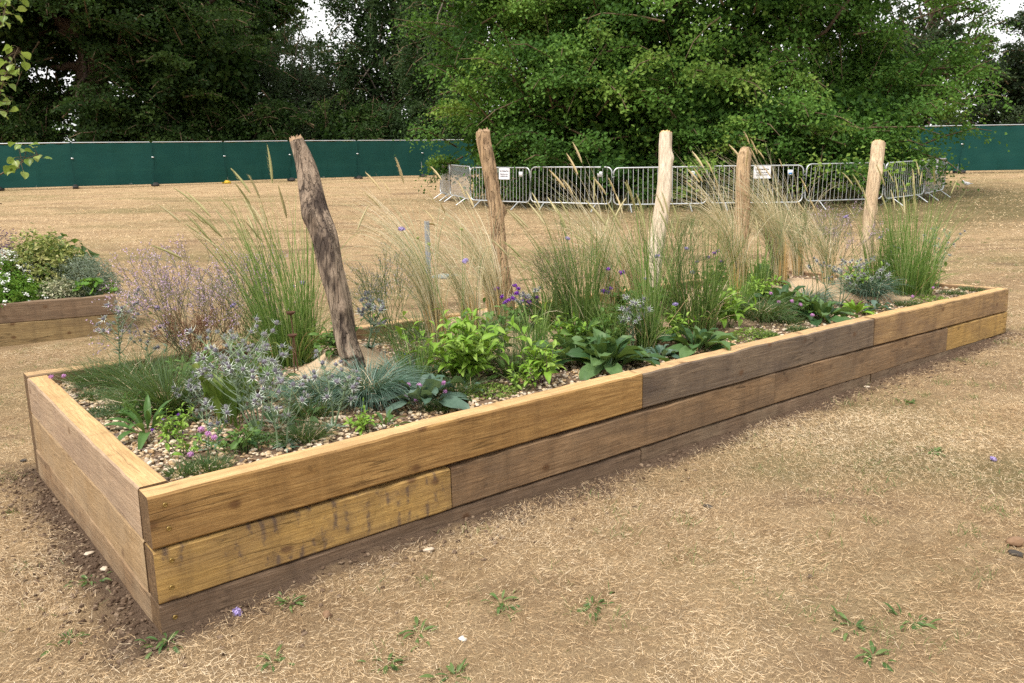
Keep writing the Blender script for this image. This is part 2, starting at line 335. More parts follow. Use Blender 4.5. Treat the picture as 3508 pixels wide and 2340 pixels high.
# dry straw lying on the lawn, real blades near the camera
STRAW=plant_mat('dry_straw',[(.25,.155,.08),(.60,.42,.235),(.82,.63,.395),(.93,.785,.57)],.12,.7,.2,tcol=(.7,.55,.35))
GREENBLADE=plant_mat('green_blade',[(.07,.12,.03),(.12,.17,.05),(.20,.22,.08)],.25)
def soil_dist(x,y):
    ax=np.maximum(np.abs(x-3.6)-3.6,0); ay=np.maximum(np.abs(y-BW/2)-BW/2,0); return np.hypot(ax,ay)
def wobble(x,y):
    return .5*np.sin(x*2.9+1.3*np.sin(y*3.3))*np.sin(y*2.5+x*.8)+.3*np.sin(x*7.1+y*5.2)*np.sin(y*6.3-x*3)
rng=np.random.default_rng(3)
def scatter(n,smin,smax,spread):
    s=smin+(smax-smin)*rng.uniform(0,1,n)**.8; t=rng.uniform(-1,1,n)*s*spread
    x=-.644+s*.633+t*.774; y=-2.674+s*.774-t*.633
    sd=soil_dist(x,y); ob=(x>-4)&(x<1.5)&(y>6.33)&(y<7.9)
    lw=np.where((x<0)&(y>-.1),.16,.11); keep=(sd>.3*lw+lw*rng.uniform(0,1,n)+.12*wobble(x,y)) & ~ob
    return x[keep],y[keep],s[keep]
mb=MB()
for n,a,bb,sp_,Lr,wr in ((265000,1.5,4.8,.85,(.012,.044),(.0010,.0023)),(180000,4.0,8.5,.85,(.016,.046),(.0017,.0034)),(52000,8,17,.8,(.03,.07),(.004,.008)),(80000,15,48,.72,(.04,.09),(.010,.020))):
    x,y,s=scatter(n,a,bb,sp_); k=len(x)
    L=Lr[0]+(Lr[1]-Lr[0])*rng.uniform(0,1,k)**1.8; 
    clump=np.clip(.5+.45*wobble(x*.9,y*.9)+.3*np.sin(x*1.7+2*np.sin(y*1.3))*np.sin(y*2.1+1.5*np.sin(x*.9))+.2*rng.normal(size=k),0,1)
    patch=.5*np.sin(x*3.7+2.2*np.sin(y*2.9))*np.sin(y*4.3+1.7*np.sin(x*3.1))+.5*wobble(x*2.1,y*2.1)
    kp=rng.uniform(size=k)<np.clip(.85+.6*patch,.25,1); x,y,L,clump=x[kp],y[kp],L[kp],clump[kp]; k=len(x)
    th=np.clip(rng.normal(1.34,.22,k)-.35*(rng.uniform(size=k)<.10),.4,1.55)
    flow=2.5*np.sin(x*.55+1.1*np.sin(y*.7))+1.5*np.sin(y*.8-x*.3); az=np.where(rng.uniform(size=k)<.22,flow+rng.normal(0,.4,k),rng.uniform(0,2*pi,k))
    if a>12: th=np.clip(rng.normal(1.1,.2,k),.4,1.4); clump=.15+.35*clump
    add_blades(mb,rng,np.stack([x,y,groundz(x,y)+rng.uniform(0,.012,k)],-1),az,L,th,th+rng.uniform(-.3,.45,k),rng.uniform(*wr,k),seg=1,tint=np.clip(.5*clump+.55*rng.uniform(0,1,k)-.03,0,1),twist=1.4)
dg=mb.build('dry_grass',STRAW,kind='stuff'); prop(dg,'short parched straw-coloured grass covering the lawn','grass')
# thin living grass among the straw
mb=MB()
cx_=rng.uniform(0,1,420); 
px,py,ps=scatter(900,2.2,14,.68)
for x0,y0 in zip(px,py):
    k=rng.integers(8,40); r=rng.uniform(.02,.10); x=x0+rng.normal(0,r,k); y=y0+rng.normal(0,r,k)
    ok=soil_dist(x,y)>.02; x=x[ok];y=y[ok];k=len(x)
    if k: add_blades(mb,rng,np.stack([x,y,groundz(x,y)],-1),rng.uniform(0,2*pi,k),rng.uniform(.02,.055,k),rng.uniform(.3,1.1,k),rng.uniform(.7,1.5,k),rng.uniform(.002,.004,k),seg=2)
gg=mb.build('green_grass',GREENBLADE,kind='stuff'); prop(gg,'thin green grass blades growing through the straw','grass')
# uncut grass round the big tree and along fence feet
mb=MB(); k=14000
an=rng.uniform(0,2*pi,k); rr=5.6*np.sqrt(rng.uniform(0,1,k)); x=20+rr*np.cos(an)*1.0; y=14.5+rr*np.sin(an)
add_blades(mb,rng,np.stack([x,y,groundz(x,y)],-1),rng.uniform(0,2*pi,k),rng.uniform(.12,.38,k),rng.uniform(0,.4,k),rng.uniform(.4,1.3,k),rng.uniform(.014,.028,k),seg=2)
ug=mb.build('uncut_grass',plant_mat('uncut_grass',[(.07,.085,.025),(.16,.14,.055),(.30,.22,.10)],.2),kind='stuff'); prop(ug,'uncut rough grass inside the barriers under the tree','grass')
# crumbs of soil beside the timber
mb=MB(); k=1800; t=rng.uniform(0,1,k); d=np.abs(rng.normal(0,.14,k))+.01
x=np.where(t<.55,rng.uniform(-.2,7.3,k),-d); y=np.where(t<.55,-d,rng.uniform(-.1,2.3,k))
add_pebbles(mb,rng,np.stack([x,y,groundz(x,y)+.002],-1),rng.uniform(.003,.011,k),.8)
so=mb.build('soil_crumbs',plant_mat('soil_crumbs',[(.07,.045,.03),(.14,.095,.065),(.22,.16,.11)],0,.95,.1),kind='stuff',smooth=False); prop(so,'loose crumbs of dark soil along the foot of the timber bed','soil')

# ------------------------------------------------------------------ raised bed of sleepers
ENDGRAIN=wood_mat('end_grain',(.24,.15,.075),(.13,.075,.035),(.08,.05,.03),.5,seed=40)
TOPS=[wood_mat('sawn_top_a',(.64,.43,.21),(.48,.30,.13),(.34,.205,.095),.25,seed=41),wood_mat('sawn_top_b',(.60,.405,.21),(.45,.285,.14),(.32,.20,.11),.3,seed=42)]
def sleeper(parent, a, b2, z0, z1, mat, th=.1, seed=0, label=None, cz=None, top=None):
    """a timber from a to b2 (xy of its centre line); z0,z1 = (bottom,top) height at both ends"""
    r=np.random.default_rng(seed+100); a=np.array(a,float); b2=np.array(b2,float); L=np.hypot(*(b2-a)); ns=max(6,int(L/.075)); t=np.linspace(0,1,ns+1)
    ang=math.atan2(b2[1]-a[1],b2[0]-a[0]); zc=(z0[0]+z0[1]+z1[0]+z1[1])/4
    bv=.007; h=th/2
    lo=z0[0]+(z1[0]-z0[0])*t-zc; hi=z0[1]+(z1[1]-z0[1])*t-zc
    def wob(s): 
        return s*(np.sin(t*L*r.uniform(2,4)+r.uniform(0,6))+.6*np.sin(t*L*r.uniform(6,11)+r.uniform(0,6))+.5*r.normal(size=ns+1))
    rings=[]
    for (sy,sz,oy,oz) in ((-1,-1,0,bv),(-1,1,0,-bv),(-1,1,bv,0),(1,1,-bv,0),(1,1,0,-bv),(1,-1,0,bv),(1,-1,-bv,0),(-1,-1,bv,0)):
        y=sy*h+oy+0*t; z=(lo if sz<0 else hi)+oz
        rings.append((y,z))
    wy1,wy2,wt=wob(.0016),wob(.0016),wob(.0018)
    edge=np.abs(r.normal(0,.004,ns+1))*(r.uniform(size=ns+1)<.4)
    Vs=[]
    for kk,(y,z) in enumerate(rings):
        y=y+(wy1 if kk in(0,1,2,7) else wy2); z=z+(wt if kk in(1,2,3,4) else 0)
        if kk in (1,2): z=z-edge*1.0; y=y+edge
        Vs.append(np.stack([(t-.5)*L,y,z],-1))
    V=np.stack(Vs,1).reshape(-1,3); i=np.arange(ns)[:,None]; j=np.arange(8)[None]; k=(j+1)%8
    F=np.stack([i*8+j,(i+1)*8+j,(i+1)*8+k,i*8+k],-1).reshape(-1,4)
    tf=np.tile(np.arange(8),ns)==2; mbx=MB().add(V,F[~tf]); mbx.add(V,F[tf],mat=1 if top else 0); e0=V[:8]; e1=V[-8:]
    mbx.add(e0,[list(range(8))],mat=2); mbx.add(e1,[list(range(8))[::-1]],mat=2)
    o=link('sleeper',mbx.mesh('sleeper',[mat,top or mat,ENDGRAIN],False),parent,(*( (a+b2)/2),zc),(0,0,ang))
    if label: o['label']=label
    return o
W_GOLD=lambda n,s,**k: wood_mat(n,(.465,.282,.104),(.275,.150,.050),(.18,.098,.042),seed=s,**k)
W_YEL=lambda n,s,**k: wood_mat(n,(.53,.34,.115),(.375,.225,.072),(.155,.10,.068),seed=s,**k)
W_GREY=lambda n,s,**k: wood_mat(n,(.245,.180,.122),(.132,.095,.068),(.083,.062,.051),seed=s,**k)
W_BRN=lambda n,s,**k: wood_mat(n,(.325,.205,.110),(.20,.122,.064),(.125,.082,.052),seed=s,**k)
W_RED=lambda n,s,**k: wood_mat(n,(.275,.185,.118),(.17,.112,.070),(.115,.078,.055),seed=s,**k)
W_PALE=lambda n,s,**k: wood_mat(n,(.46,.325,.215),(.33,.225,.145),(.21,.145,.105),seed=s,**k)
bed=thing('raised_bed','long raised bed of stacked timber sleepers planted with grasses and sea holly','raised bed',(0,0,0))
TX=[0,2.4,4.8,7.2]; TZ=[.589,.607,.603,.578]
JX=[0,1.2,2.4,3.6,4.8,6,7.2]; J1=[.400,.397,.416,.410,.402,.382,.375]; J2=[.205,.211,.203,.215,.208,.19,.18]
j1=lambda x: float(np.interp(x,JX,J1)); j2=lambda x: float(np.interp(x,JX,J2)); tz=lambda x: float(np.interp(x,TX,TZ))
g=.0025
fm=[W_GOLD('wood_gold',1,stain_amt=.35),W_GREY('wood_grey',2,stain_amt=.6,side_dust=.12),wood_mat('wood_tan',(.45,.295,.14),(.30,.185,.085),(.165,.105,.065),.6,seed=3)]
mm=[W_YEL('wood_yellow',4,stain_amt=.3,saw=.75),W_BRN('wood_brown',5,stain_amt=.6,side_dust=.1),W_BRN('wood_brown_b',6,stain_amt=.65,side_dust=.15),W_YEL('wood_yellow_b',7,stain_amt=.25)]
bm_=[W_RED('wood_red',8,stain_amt=.4),W_RED('wood_red_b',9,stain_amt=.3,side_dust=.35),W_RED('wood_red_c',10,stain_amt=.4,side_dust=.3)]
fl=['golden top timber with knots and a dark blotch','weathered grey top timber','brown top timber at the far end']
F_SLEEP=[]
for k in range(3):
    x0,x1=2.4*k,2.4*k+2.4
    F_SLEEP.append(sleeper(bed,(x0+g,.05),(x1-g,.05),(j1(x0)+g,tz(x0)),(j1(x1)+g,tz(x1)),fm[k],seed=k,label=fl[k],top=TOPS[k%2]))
    F_SLEEP.append(sleeper(bed,(x0+g,.052),(x1-g,.052),(-.02,j2(x0)-g),(-.02,j2(x1)-g),bm_[k],seed=10+k))
for k,(x0,x1) in enumerate(((0,1.2),(1.2,3.6),(3.6,6),(6,7.2))):
    F_SLEEP.append(sleeper(bed,(x0+g,.049),(x1-g,.049),(j2(x0),j1(x0)-g),(j2(x1),j1(x1)-g),mm[k],seed=20+k,label=['yellow sawn timber with dark saw marks',None,None,'short yellow timber'][k]))
wl_=[W_PALE('wood_pale',11,stain_amt=.45,side_dust=.3),wood_mat('wood_left_b',(.42,.285,.155),(.29,.185,.09),(.19,.125,.075),.4,seed=12,side_dust=.35),W_BRN('wood_left_c',13,stain_amt=.4,side_dust=.4)]
for k,(zl,zh) in enumerate(((.403,.592),(.205,.4),(-.02,.202))):
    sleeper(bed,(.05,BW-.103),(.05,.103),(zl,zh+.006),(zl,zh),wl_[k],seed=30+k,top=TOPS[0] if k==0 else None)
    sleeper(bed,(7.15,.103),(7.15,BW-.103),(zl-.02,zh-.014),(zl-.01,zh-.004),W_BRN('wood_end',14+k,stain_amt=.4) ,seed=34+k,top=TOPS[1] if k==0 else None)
bk=[W_BRN('wood_back',18,stain_amt=.4,side_dust=.2),W_GOLD('wood_back_b',19,stain_amt=.3)]
for k in range(3):
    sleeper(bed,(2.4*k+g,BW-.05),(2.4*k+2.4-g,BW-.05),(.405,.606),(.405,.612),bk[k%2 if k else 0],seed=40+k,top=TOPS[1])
    sleeper(bed,(2.4*k+g,BW-.05),(2.4*k+2.4-g,BW-.05),(-.02,.200),(-.02,.200),bk[0],seed=46+k)
for k,(x0,x1) in enumerate(((0,1.2),(1.2,3.6),(3.6,6),(6,7.2))):
    sleeper(bed,(x0+g,BW-.049),(x1-g,BW-.049),(.203,.402),(.203,.402),bk[1],seed=50+k)
# screw heads
BRASS=simple_mat('brass',(.42,.30,.10),(.20,.13,.05),200,.4,.9)
def disc_screw():
    s=MB(); an=np.arange(10)/10*2*pi
    ring=lambda r,y: np.stack([r*np.cos(an),0*an+y,r*np.sin(an)],-1)
    V=np.vstack([ring(.0085,0),ring(.0085,-.002),ring(.006,-.0032),ring(.0045,-.0014),[[0,-.0012,0]]])
    F=[[a*10+k,a*10+(k+1)%10,(a+1)*10+(k+1)%10,(a+1)*10+k] for a in range(3) for k in range(10)]
    s.add(V,F,.5); s.add(V,[[30+k,30+(k+1)%10,40] for k in range(10)])
    return s.mesh('screw',BRASS)
SCREW=disc_screw()
for sl,dz in ((0,(.045,-.04)),(6,(.05,-.045)),(1,(.055,))):
    o=F_SLEEP[sl]
    L=o.dimensions.x if o.dimensions.x else 2.4
    for d_ in dz:
        link('screw',SCREW,o,(-(1.2 if sl!=6 else .6)+.052+RNG.uniform(-.008,.008),-.0535,d_))
for sl,dz in ((4,(.05,-.05)),(9,(.05,-.05))):
    o=F_SLEEP[sl]
    for d_ in dz: link('screw',SCREW,o,((1.2 if sl==4 else .6)-.06,-.0535,d_))
# ---- fill of the bed: sand and gravel
bx=np.linspace(.09,7.11,260); by=np.linspace(.09,BW-.09,90); X,Y=np.meshgrid(bx,by,indexing='ij')
Z=bedz(X,Y)+.004*np.sin(X*31+Y*17)*np.sin(Y*27-X*9)+rng.normal(0,.0015,X.shape); nx,ny=X.shape
i,j=np.meshgrid(np.arange(nx-1),np.arange(ny-1),indexing='ij'); q=i*ny+j
m,nt,b=newmat('bed_sand'); pos=N(nt,'ShaderNodeNewGeometry').outputs['Position']
n1=noise(nt,pos,6,5,.6); n2=noise(nt,pos,160,4,.7)
c=mix(nt,n1,(.42,.30,.19),(.58,.44,.29)); c=mix(nt,math_(nt,'MULTIPLY',n2,.35),c,(.30,.21,.13))
sz_=N(nt,'ShaderNodeSeparateXYZ'); nt.links.new(pos,sz_.inputs[0])
under=ramp(nt,math_(nt,'ADD',sz_.outputs[2],math_(nt,'MULTIPLY',math_(nt,'SUBTRACT',n1,.5),.03)),[(.560,(1,1,1)),(.585,(0,0,0))])   # floor painted dark as shade between gravel stones, clean sand on the heaps
c=mix(nt,under,c,(.15,.10,.065))
nt.links.new(c,b.inputs['Base Color']); b.inputs['Roughness'].default_value=.95; b.inputs['Specular IOR Level'].default_value=.1
bump(nt,b,math_(nt,'ADD',n2,n1),.5,.01)
MB().add(np.stack([X,Y,Z],-1).reshape(-1,3),np.stack([q,q+ny,q+ny+1,q+1],-1).reshape(-1,4)).build('bed_sand',m,kind='structure')
def moundness(x,y):
    return bedz(x,y)-.547
k=25000; x=.1+7.0*rng.uniform(0,1,k)**1.3; y=rng.uniform(.1,BW-.1,k)
keep=(moundness(x,y)<.018+.012*rng.normal(size=k))&((y<1.5)|(x<2.6)|(rng.uniform(size=k)<.5)); x=x[keep];y=y[keep]
mb=MB(); sz=rng.uniform(.006,.0130,len(x))*(1+.25*(rng.uniform(size=len(x))<.1))
add_pebbles(mb,rng,np.stack([x,y,bedz(x,y)+rng.uniform(-.002,.010,len(x))],-1),sz,.62)
gv=mb.build('gravel',plant_mat('gravel',[(.11,.08,.06),(.26,.165,.09),(.46,.30,.15),(.52,.385,.225),(.62,.49,.33),(.70,.60,.46),(.40,.31,.22)],0,.6,.35),kind='stuff',smooth=False)
prop(gv,'mixed tan and cream flint gravel filling the raised bed','gravel')

# ------------------------------------------------------------------ driftwood posts
def post_mat(name,c1,c2,dark,dk,crack=.55):
    m,nt,b=newmat(name); o=N(nt,'ShaderNodeTexCoord').outputs['Object']
    g1=noise(nt,mapping(nt,o,(22,22,1.8)),1.,6,.62,.6); g2=noise(nt,mapping(nt,o,(110,110,5)),1.,4,.6); bl=noise(nt,mapping(nt,o,(9,9,3.2)),1.,6,.65)
    c=mix(nt,ramp(nt,g1,[(.3,(0,0,0)),(.7,(1,1,1))]),c2,c1)
    c=mix(nt,math_(nt,'MULTIPLY',ramp(nt,g2,[(.40,(1,1,1)),(.6,(0,0,0))]),.4),c,tuple(.4*x for x in c2))
    ck=ramp(nt,noise(nt,mapping(nt,o,(30,30,1.3),loc=(2,5,1)),1.,3,.5),[(.470,(0,0,0)),(.5,(1,1,1)),(.530,(0,0,0))])
    c=mix(nt,math_(nt,'MULTIPLY',ck,crack),c,tuple(.25*x for x in c2))
    c=mix(nt,math_(nt,'MULTIPLY',ramp(nt,bl,[(.46,(0,0,0)),(.56,(1,1,1))]),dk),c,dark)
    nt.links.new(c,b.inputs['Base Color']); b.inputs['Roughness'].default_value=.8; b.inputs['Specular IOR Level'].default_value=.2
    bump(nt,b,math_(nt,'SUBTRACT',math_(nt,'ADD',g1,math_(nt,'MULTIPLY',g2,.8)),math_(nt,'MULTIPLY',ck,crack)),1.,.006+.014*crack); return m
def driftpost(label, base, pts, rad, knots, mat, capmat, seed, lump=.06, ragged=0.):
    """log through pts (offsets from base) with radii, lumpy surface and raised knots; own cut top"""
    r=np.random.default_rng(seed); t0=np.linspace(0,1,len(pts)); t=np.linspace(0,1,64); P=np.stack([np.interp(t,t0,np.array(pts)[:,k]) for k in range(3)],-1)
    ker=np.ones(7)/7
    for k in range(3): P[3:-3,k]=np.convolve(P[:,k],ker,'valid')
    wg=1. if seed==0 else .4; P[:,0]+=wg*(.012*np.sin(t*9+seed)*(t>.12)+.006*np.sin(t*23+seed*2)); P[:,1]+=wg*.010*np.sin(t*8+seed*3)
    R=np.interp(t,t0,rad)*(1 if seed==0 else .9); R[3:-3]=np.convolve(R,ker,'valid'); sides=40
    an=np.arange(sides)/sides*2*pi; T=np.gradient(P,axis=0); T/=np.linalg.norm(T,axis=1,keepdims=True)
    A=np.cross(T,[0,1,0]); A/=np.linalg.norm(A,axis=1,keepdims=True); B=np.cross(A,T)*-1
    ph=r.uniform(0,6,8)
    def lumps(t_,a_): return lump*(np.sin(2*a_+5*t_+ph[0])+.6*np.sin(3*a_-9*t_+ph[1])+.5*np.sin(5*a_+3*t_+ph[2])+.35*np.sin(9*a_+2*t_+ph[3])+.5*np.sin(14*t_+a_+ph[4])+.22*np.sin(14*a_+4*t_+ph[5])+.16*np.sin(19*a_-3*t_+ph[6]))
    RR=R[:,None]*(1+lumps(t[:,None],an[None]))
    for kt,ka,ks,kh in knots:
        da=(an[None]-ka+pi)%(2*pi)-pi; RR=RR+kh*np.exp(-(((t[:,None]-kt)/ks)**2+(da/.5)**2))
    V=P[:,None]+RR[...,None]*(np.cos(an)[None,:,None]*A[:,None]+np.sin(an)[None,:,None]*B[:,None])
    i=np.arange(63)[:,None]; j=np.arange(sides)[None]; kx=(j+1)%sides
    F=np.stack([i*sides+j,i*sides+kx,(i+1)*sides+kx,(i+1)*sides+j],-1).reshape(-1,4)
    th=thing('driftwood_post',label,'wooden post',(*base,float(bedz(*base))-.12),0,'driftwood posts standing in the raised bed')
    o=MB().add(V.reshape(-1,3),F).build('log',mat,th)
    # rounded, slightly ragged cut top
    top=V[-1]; c=top.mean(0); rings=[top]
    for s_,hh in ((.9,.006),(.6,.011),(.3,.010)): rings.append(c+(top-c)*s_+T[-1]*(hh+ragged*r.normal(0,.010,(sides,1)))+r.normal(0,.002,(sides,3)))
    VV=np.vstack(rings+[c[None]+T[-1]*.008]); F=[[a*sides+k,a*sides+(k+1)%sides,(a+1)*sides+(k+1)%sides,(a+1)*sides+k] for a in range(3) for k in range(sides)]
    mbx=MB().add(VV,F); mbx.add(VV,[[3*sides+k,3*sides+(k+1)%sides,4*sides] for k in range(sides)]); mbx.build('cut_top',capmat,th)
    return th
CAP1=simple_mat('rotten_end',(.20,.12,.07),(.42,.29,.17),60,.9,bumpk=.6); CAP2=simple_mat('sawn_end',(.55,.33,.13),(.62,.42,.20),40,.8)
POSTS=[
 ('leaning grey driftwood post with dark charred patches',(1.266, 0.961),[(0.005, -0.027, -0.087), (0.0, 0.0, 0.0), (-0.009, 0.045, 0.149), (-0.001, 0.095, 0.367), (-0.01, 0.159, 0.585), (-0.029, 0.209, 0.716), (-0.053, 0.279, 0.913), (-0.057, 0.33, 1.099)],[.058,.058,.058,.064,.066,.062,.052,.032],[(.72,.3,.03,.012),(.35,1.2,.02,.014),(.15,1.0,.02,.012)],post_mat('driftwood_grey',(.42,.325,.24),(.22,.16,.115),(.040,.028,.023),.9),CAP1),
 ('tan driftwood post with a hollow top and a side knot',(2.853, 1.645),[(-0.004, -0.035, -0.149), (0.0, 0.0, 0.0), (0.009, 0.04, 0.185), (0.02, 0.086, 0.393), (0.036, 0.141, 0.661), (0.038, 0.201, 0.9), (0.036, 0.264, 1.138), (0.043, 0.284, 1.24)],[.058,.058,.056,.054,.056,.059,.056,.053],[(.60,3.1,.025,.05),(.22,2.6,.02,.02),(.84,1.2,.02,.016),(.5,5,.04,.012)],post_mat('driftwood_tan',(.56,.39,.23),(.36,.23,.125),(.11,.065,.04),.45),CAP1),
 ('pale smooth driftwood post with a flat sawn top',(3.744, 1.105),[(-0.027, -0.014, -0.14), (0.0, 0.0, 0.0), (0.05, 0.025, 0.256), (0.103, 0.044, 0.499), (0.154, 0.057, 0.712), (0.196, 0.078, 0.925), (0.231, 0.097, 1.108), (0.248, 0.11, 1.211)],[.060,.060,.060,.059,.057,.055,.053,.051],[(.80,1.9,.03,.018),(.62,2.8,.02,.018),(.7,.3,.05,.012)],post_mat('driftwood_pale',(.74,.64,.50),(.62,.51,.385),(.50,.35,.22),.25,.12),CAP2),
 ('brown driftwood post with a rounded knobbly top',(4.968, 1.246),[(-0.022, -0.013, -0.119), (0.0, 0.0, 0.0), (0.036, 0.022, 0.196), (0.084, 0.046, 0.441), (0.129, 0.072, 0.687), (0.158, 0.102, 0.897), (0.191, 0.121, 1.072), (0.205, 0.125, 1.135)],[.056,.056,.057,.060,.062,.055,.060,.040],[(.45,2.6,.02,.022),(.55,2.7,.02,.018),(.93,2.8,.03,.022),(.93,.2,.03,.014),(.6,.1,.06,.01)],post_mat('driftwood_brown',(.60,.43,.26),(.44,.30,.17),(.24,.15,.09),.4,.35),CAP1),
 ('straw-coloured peeled post nearest the far end of the bed',(6.01, 0.714),[(-0.027, -0.017, -0.153), (0.0, 0.0, -0.0), (0.052, 0.022, 0.247), (0.104, 0.044, 0.501), (0.146, 0.066, 0.719), (0.194, 0.073, 0.9), (0.239, 0.083, 1.081), (0.259, 0.088, 1.161)],[.058,.058,.058,.056,.056,.056,.057,.056],[(.72,1.6,.03,.016),(.78,0,.03,.012),(.5,2.5,.02,.012)],post_mat('driftwood_straw',(.72,.57,.39),(.58,.43,.275),(.36,.23,.13),.3,.25),CAP2)]
for n_,(lb,bs,pt,rd_,kn,mt,cp) in enumerate(POSTS):
    pt=[(p[0],p[1],p[2]+.12) for p in pt]; driftpost(lb,bs,pt,rd_,kn,mt,cp,n_,lump=[.09,.07,.055,.075,.065][n_],ragged=[1,1,.1,.3,.1][n_])
# ------------------------------------------------------------------ screened temporary fence
m,nt,b=newmat('green_scrim'); o=N(nt,'ShaderNodeTexCoord').outputs['Object']
wv=noise(nt,mapping(nt,o,(1,1,.6)),1.3,4); fine=noise(nt,o,160,2)
c=mix(nt,wv,(.002,.033,.032),(.004,.053,.050)); c=mix(nt,math_(nt,'MULTIPLY',ramp(nt,noise(nt,mapping(nt,o,(.5,1,3)),1.1,5,.65),[(.45,(0,0,0)),(.7,(1,1,1))]),.5),c,(.014,.072,.058)); c=mix(nt,math_(nt,'MULTIPLY',fine,.25),c,(.02,.13,.10))
nt.links.new(c,b.inputs['Base Color']); b.inputs['Roughness'].default_value=.75; b.inputs['Specular IOR Level'].default_value=.25
tr=N(nt,'ShaderNodeBsdfTranslucent'); tr.inputs['Color'].default_value=(.008,.11,.085,1); ms=N(nt,'ShaderNodeMixShader'); ms.inputs[0].default_value=.2
nt.links.new(b.outputs[0],ms.inputs[1]); nt.links.new(tr.outputs[0],ms.inputs[2]); nt.links.new(ms.outputs[0],nt.nodes['Material Output'].inputs['Surface'])
SCRIM=m; GALV=simple_mat('galvanised_steel',(.62,.64,.66),(.46,.48,.50),25,.42,.6); RUBBER=simple_mat('black_block',(.03,.03,.03),(.06,.055,.05),20,.9); YELLOW=simple_mat('yellow_block',(.70,.48,.03),(.5,.33,.03),20,.6)
ORD=['first','second','third','fourth','fifth','sixth','seventh','eighth','ninth','tenth','eleventh','twelfth','thirteenth','fourteenth','fifteenth']
def fence_panel(p0,p1,label,group,seed,yellow=False,hgt=1.98):
    r=np.random.default_rng(seed); p0=np.array(p0,float); p1=np.array(p1,float); z0=float(groundz(*p0)); z1=float(groundz(*p1)); L=np.hypot(*(p1-p0)); d=(p1-p0)/L
    th=thing('fence_panel',label,'fence panel',(*p0,z0),math.atan2(d[1],d[0]),group); sl=(z1-z0)/L; e=.07
    fr=MB()
    lx=lambda x,z,y=0: (x,y,sl*x+z)
    for x in (e,L-e): add_tube(fr,[lx(x,.05),lx(x,hgt)],.021,8)
    for z in (.15,hgt): add_tube(fr,[lx(e,z),lx(L-e,z)],.021,8)
    fr.build('frame',GALV,th)
    nx,nz=34,14; xs=np.linspace(-.03,L+.02,nx); zs=np.linspace(.10+r.uniform(-.02,.02),hgt-.02,nz); X,Z=np.meshgrid(xs,zs,indexing='ij')
    sag=(.03+.03*r.uniform())*np.abs(np.sin((X-e)/(L-2*e)*pi*4))*(Z>hgt-.2)
    Yy=-.03-.02*np.abs(np.sin(X*1.9+r.uniform(0,6))*np.sin(Z*1.7+r.uniform(0,6)))-.016*np.sin(X*6+Z*3+r.uniform(0,6))-.012*np.abs(np.sin((X*2.2+Z*1.4)+r.uniform(0,6)))**4-.02*np.exp(-((X-L*.5-.05*np.sin(Z*3))/.04)**2)
    Vv=np.stack([X,Yy,Z-sag+sl*X],-1).reshape(-1,3); i,j=np.meshgrid(np.arange(nx-1),np.arange(nz-1),indexing='ij'); q=i*nz+j
    mbx=MB().add(Vv,np.stack([q,q+nz,q+nz+1,q+1],-1).reshape(-1,4)); mbx.build('screen_cloth',SCRIM,th)
    ft=MB(); add_box(ft,(0,0,.06),(.22,.72,.12)); add_box(ft,(0,0,.14),(.14,.5,.05)); ft.build('foot_block',YELLOW if yellow else RUBBER,th)
    cl=MB(); add_box(cl,(0,-.05,1.3),(.10,.05,.05)); cl.build('clip',GALV,th)
FL=[(1.86, 39.415, 1.568)[:2],(4.883, 38.903, 1.508)[:2],(7.656, 37.957, 1.529)[:2],(10.829, 37.199, 1.508)[:2],(14.055, 36.948, 1.575)[:2],(17.285, 36.692, 1.631)[:2],(20.832, 36.183, 1.713)[:2],(24.505, 35.584, 1.851)[:2],(28.369, 34.315, 2.041)[:2],(32.492, 32.937, 2.117)[:2]]
for k in range(len(FL)-1):
    fence_panel(FL[k],FL[k+1],['green screened fence panel cut by the left picture edge','green screened fence panel below the oak, first whole one on the left'][k] if k<2 else f'green screened fence panel, {ORD[k]} from the left picture edge','green screened fence panels across the back left',k,yellow=(k==4))
FR=[(34.999, 17.579, 1.612)[:2],(37.204, 15.804, 1.726)[:2],(39.236, 13.523, 1.888)[:2],(41.855, 11.402, 1.971)[:2],(44.461, 9.296, 2.075)[:2]]
for k in range(4):
    fence_panel(FR[k],FR[k+1],['green screened fence panel mostly hidden behind the big tree','green screened fence panel showing beside the big tree on the right','green screened fence panel at the right picture edge','green screened fence panel beyond the right picture edge'][k],'green screened fence panels at the back right',40+k,hgt=2.12)
# ------------------------------------------------------------------ crowd barriers round the veteran tree
BP=[(15.188, 20.376), (14.105, 18.274), (13.267, 16.075), (13.478, 13.721), (14.305, 11.515), (16.15, 10.023), (17.906, 8.446), (20.063, 7.483), (22.416, 7.568), (24.741, 8.017)]
PAPER=simple_mat('paper',(.80,.80,.84),(.74,.74,.80),8,.7); INK=simple_mat('ink',(.03,.03,.06),(.03,.03,.05),10,.8); PLATE=simple_mat('plate',(.70,.72,.74),(.6,.62,.64),15,.5); BLUE=simple_mat('blue_mark',(.03,.22,.55),(.03,.2,.5),10,.6)
def rrect(L,z0,z1,r=.14,n=6):
    pts=[]
    for cx,cz,a0 in ((L-r,z1-r,0),(r,z1-r,90),(r,z0+r,180),(L-r,z0+r,270)):
        for k in range(n+1):
            a=math.radians(a0+90*k/n); pts.append((cx+r*math.cos(a),0,cz+r*math.sin(a)))
    return pts+[pts[0],pts[1]]
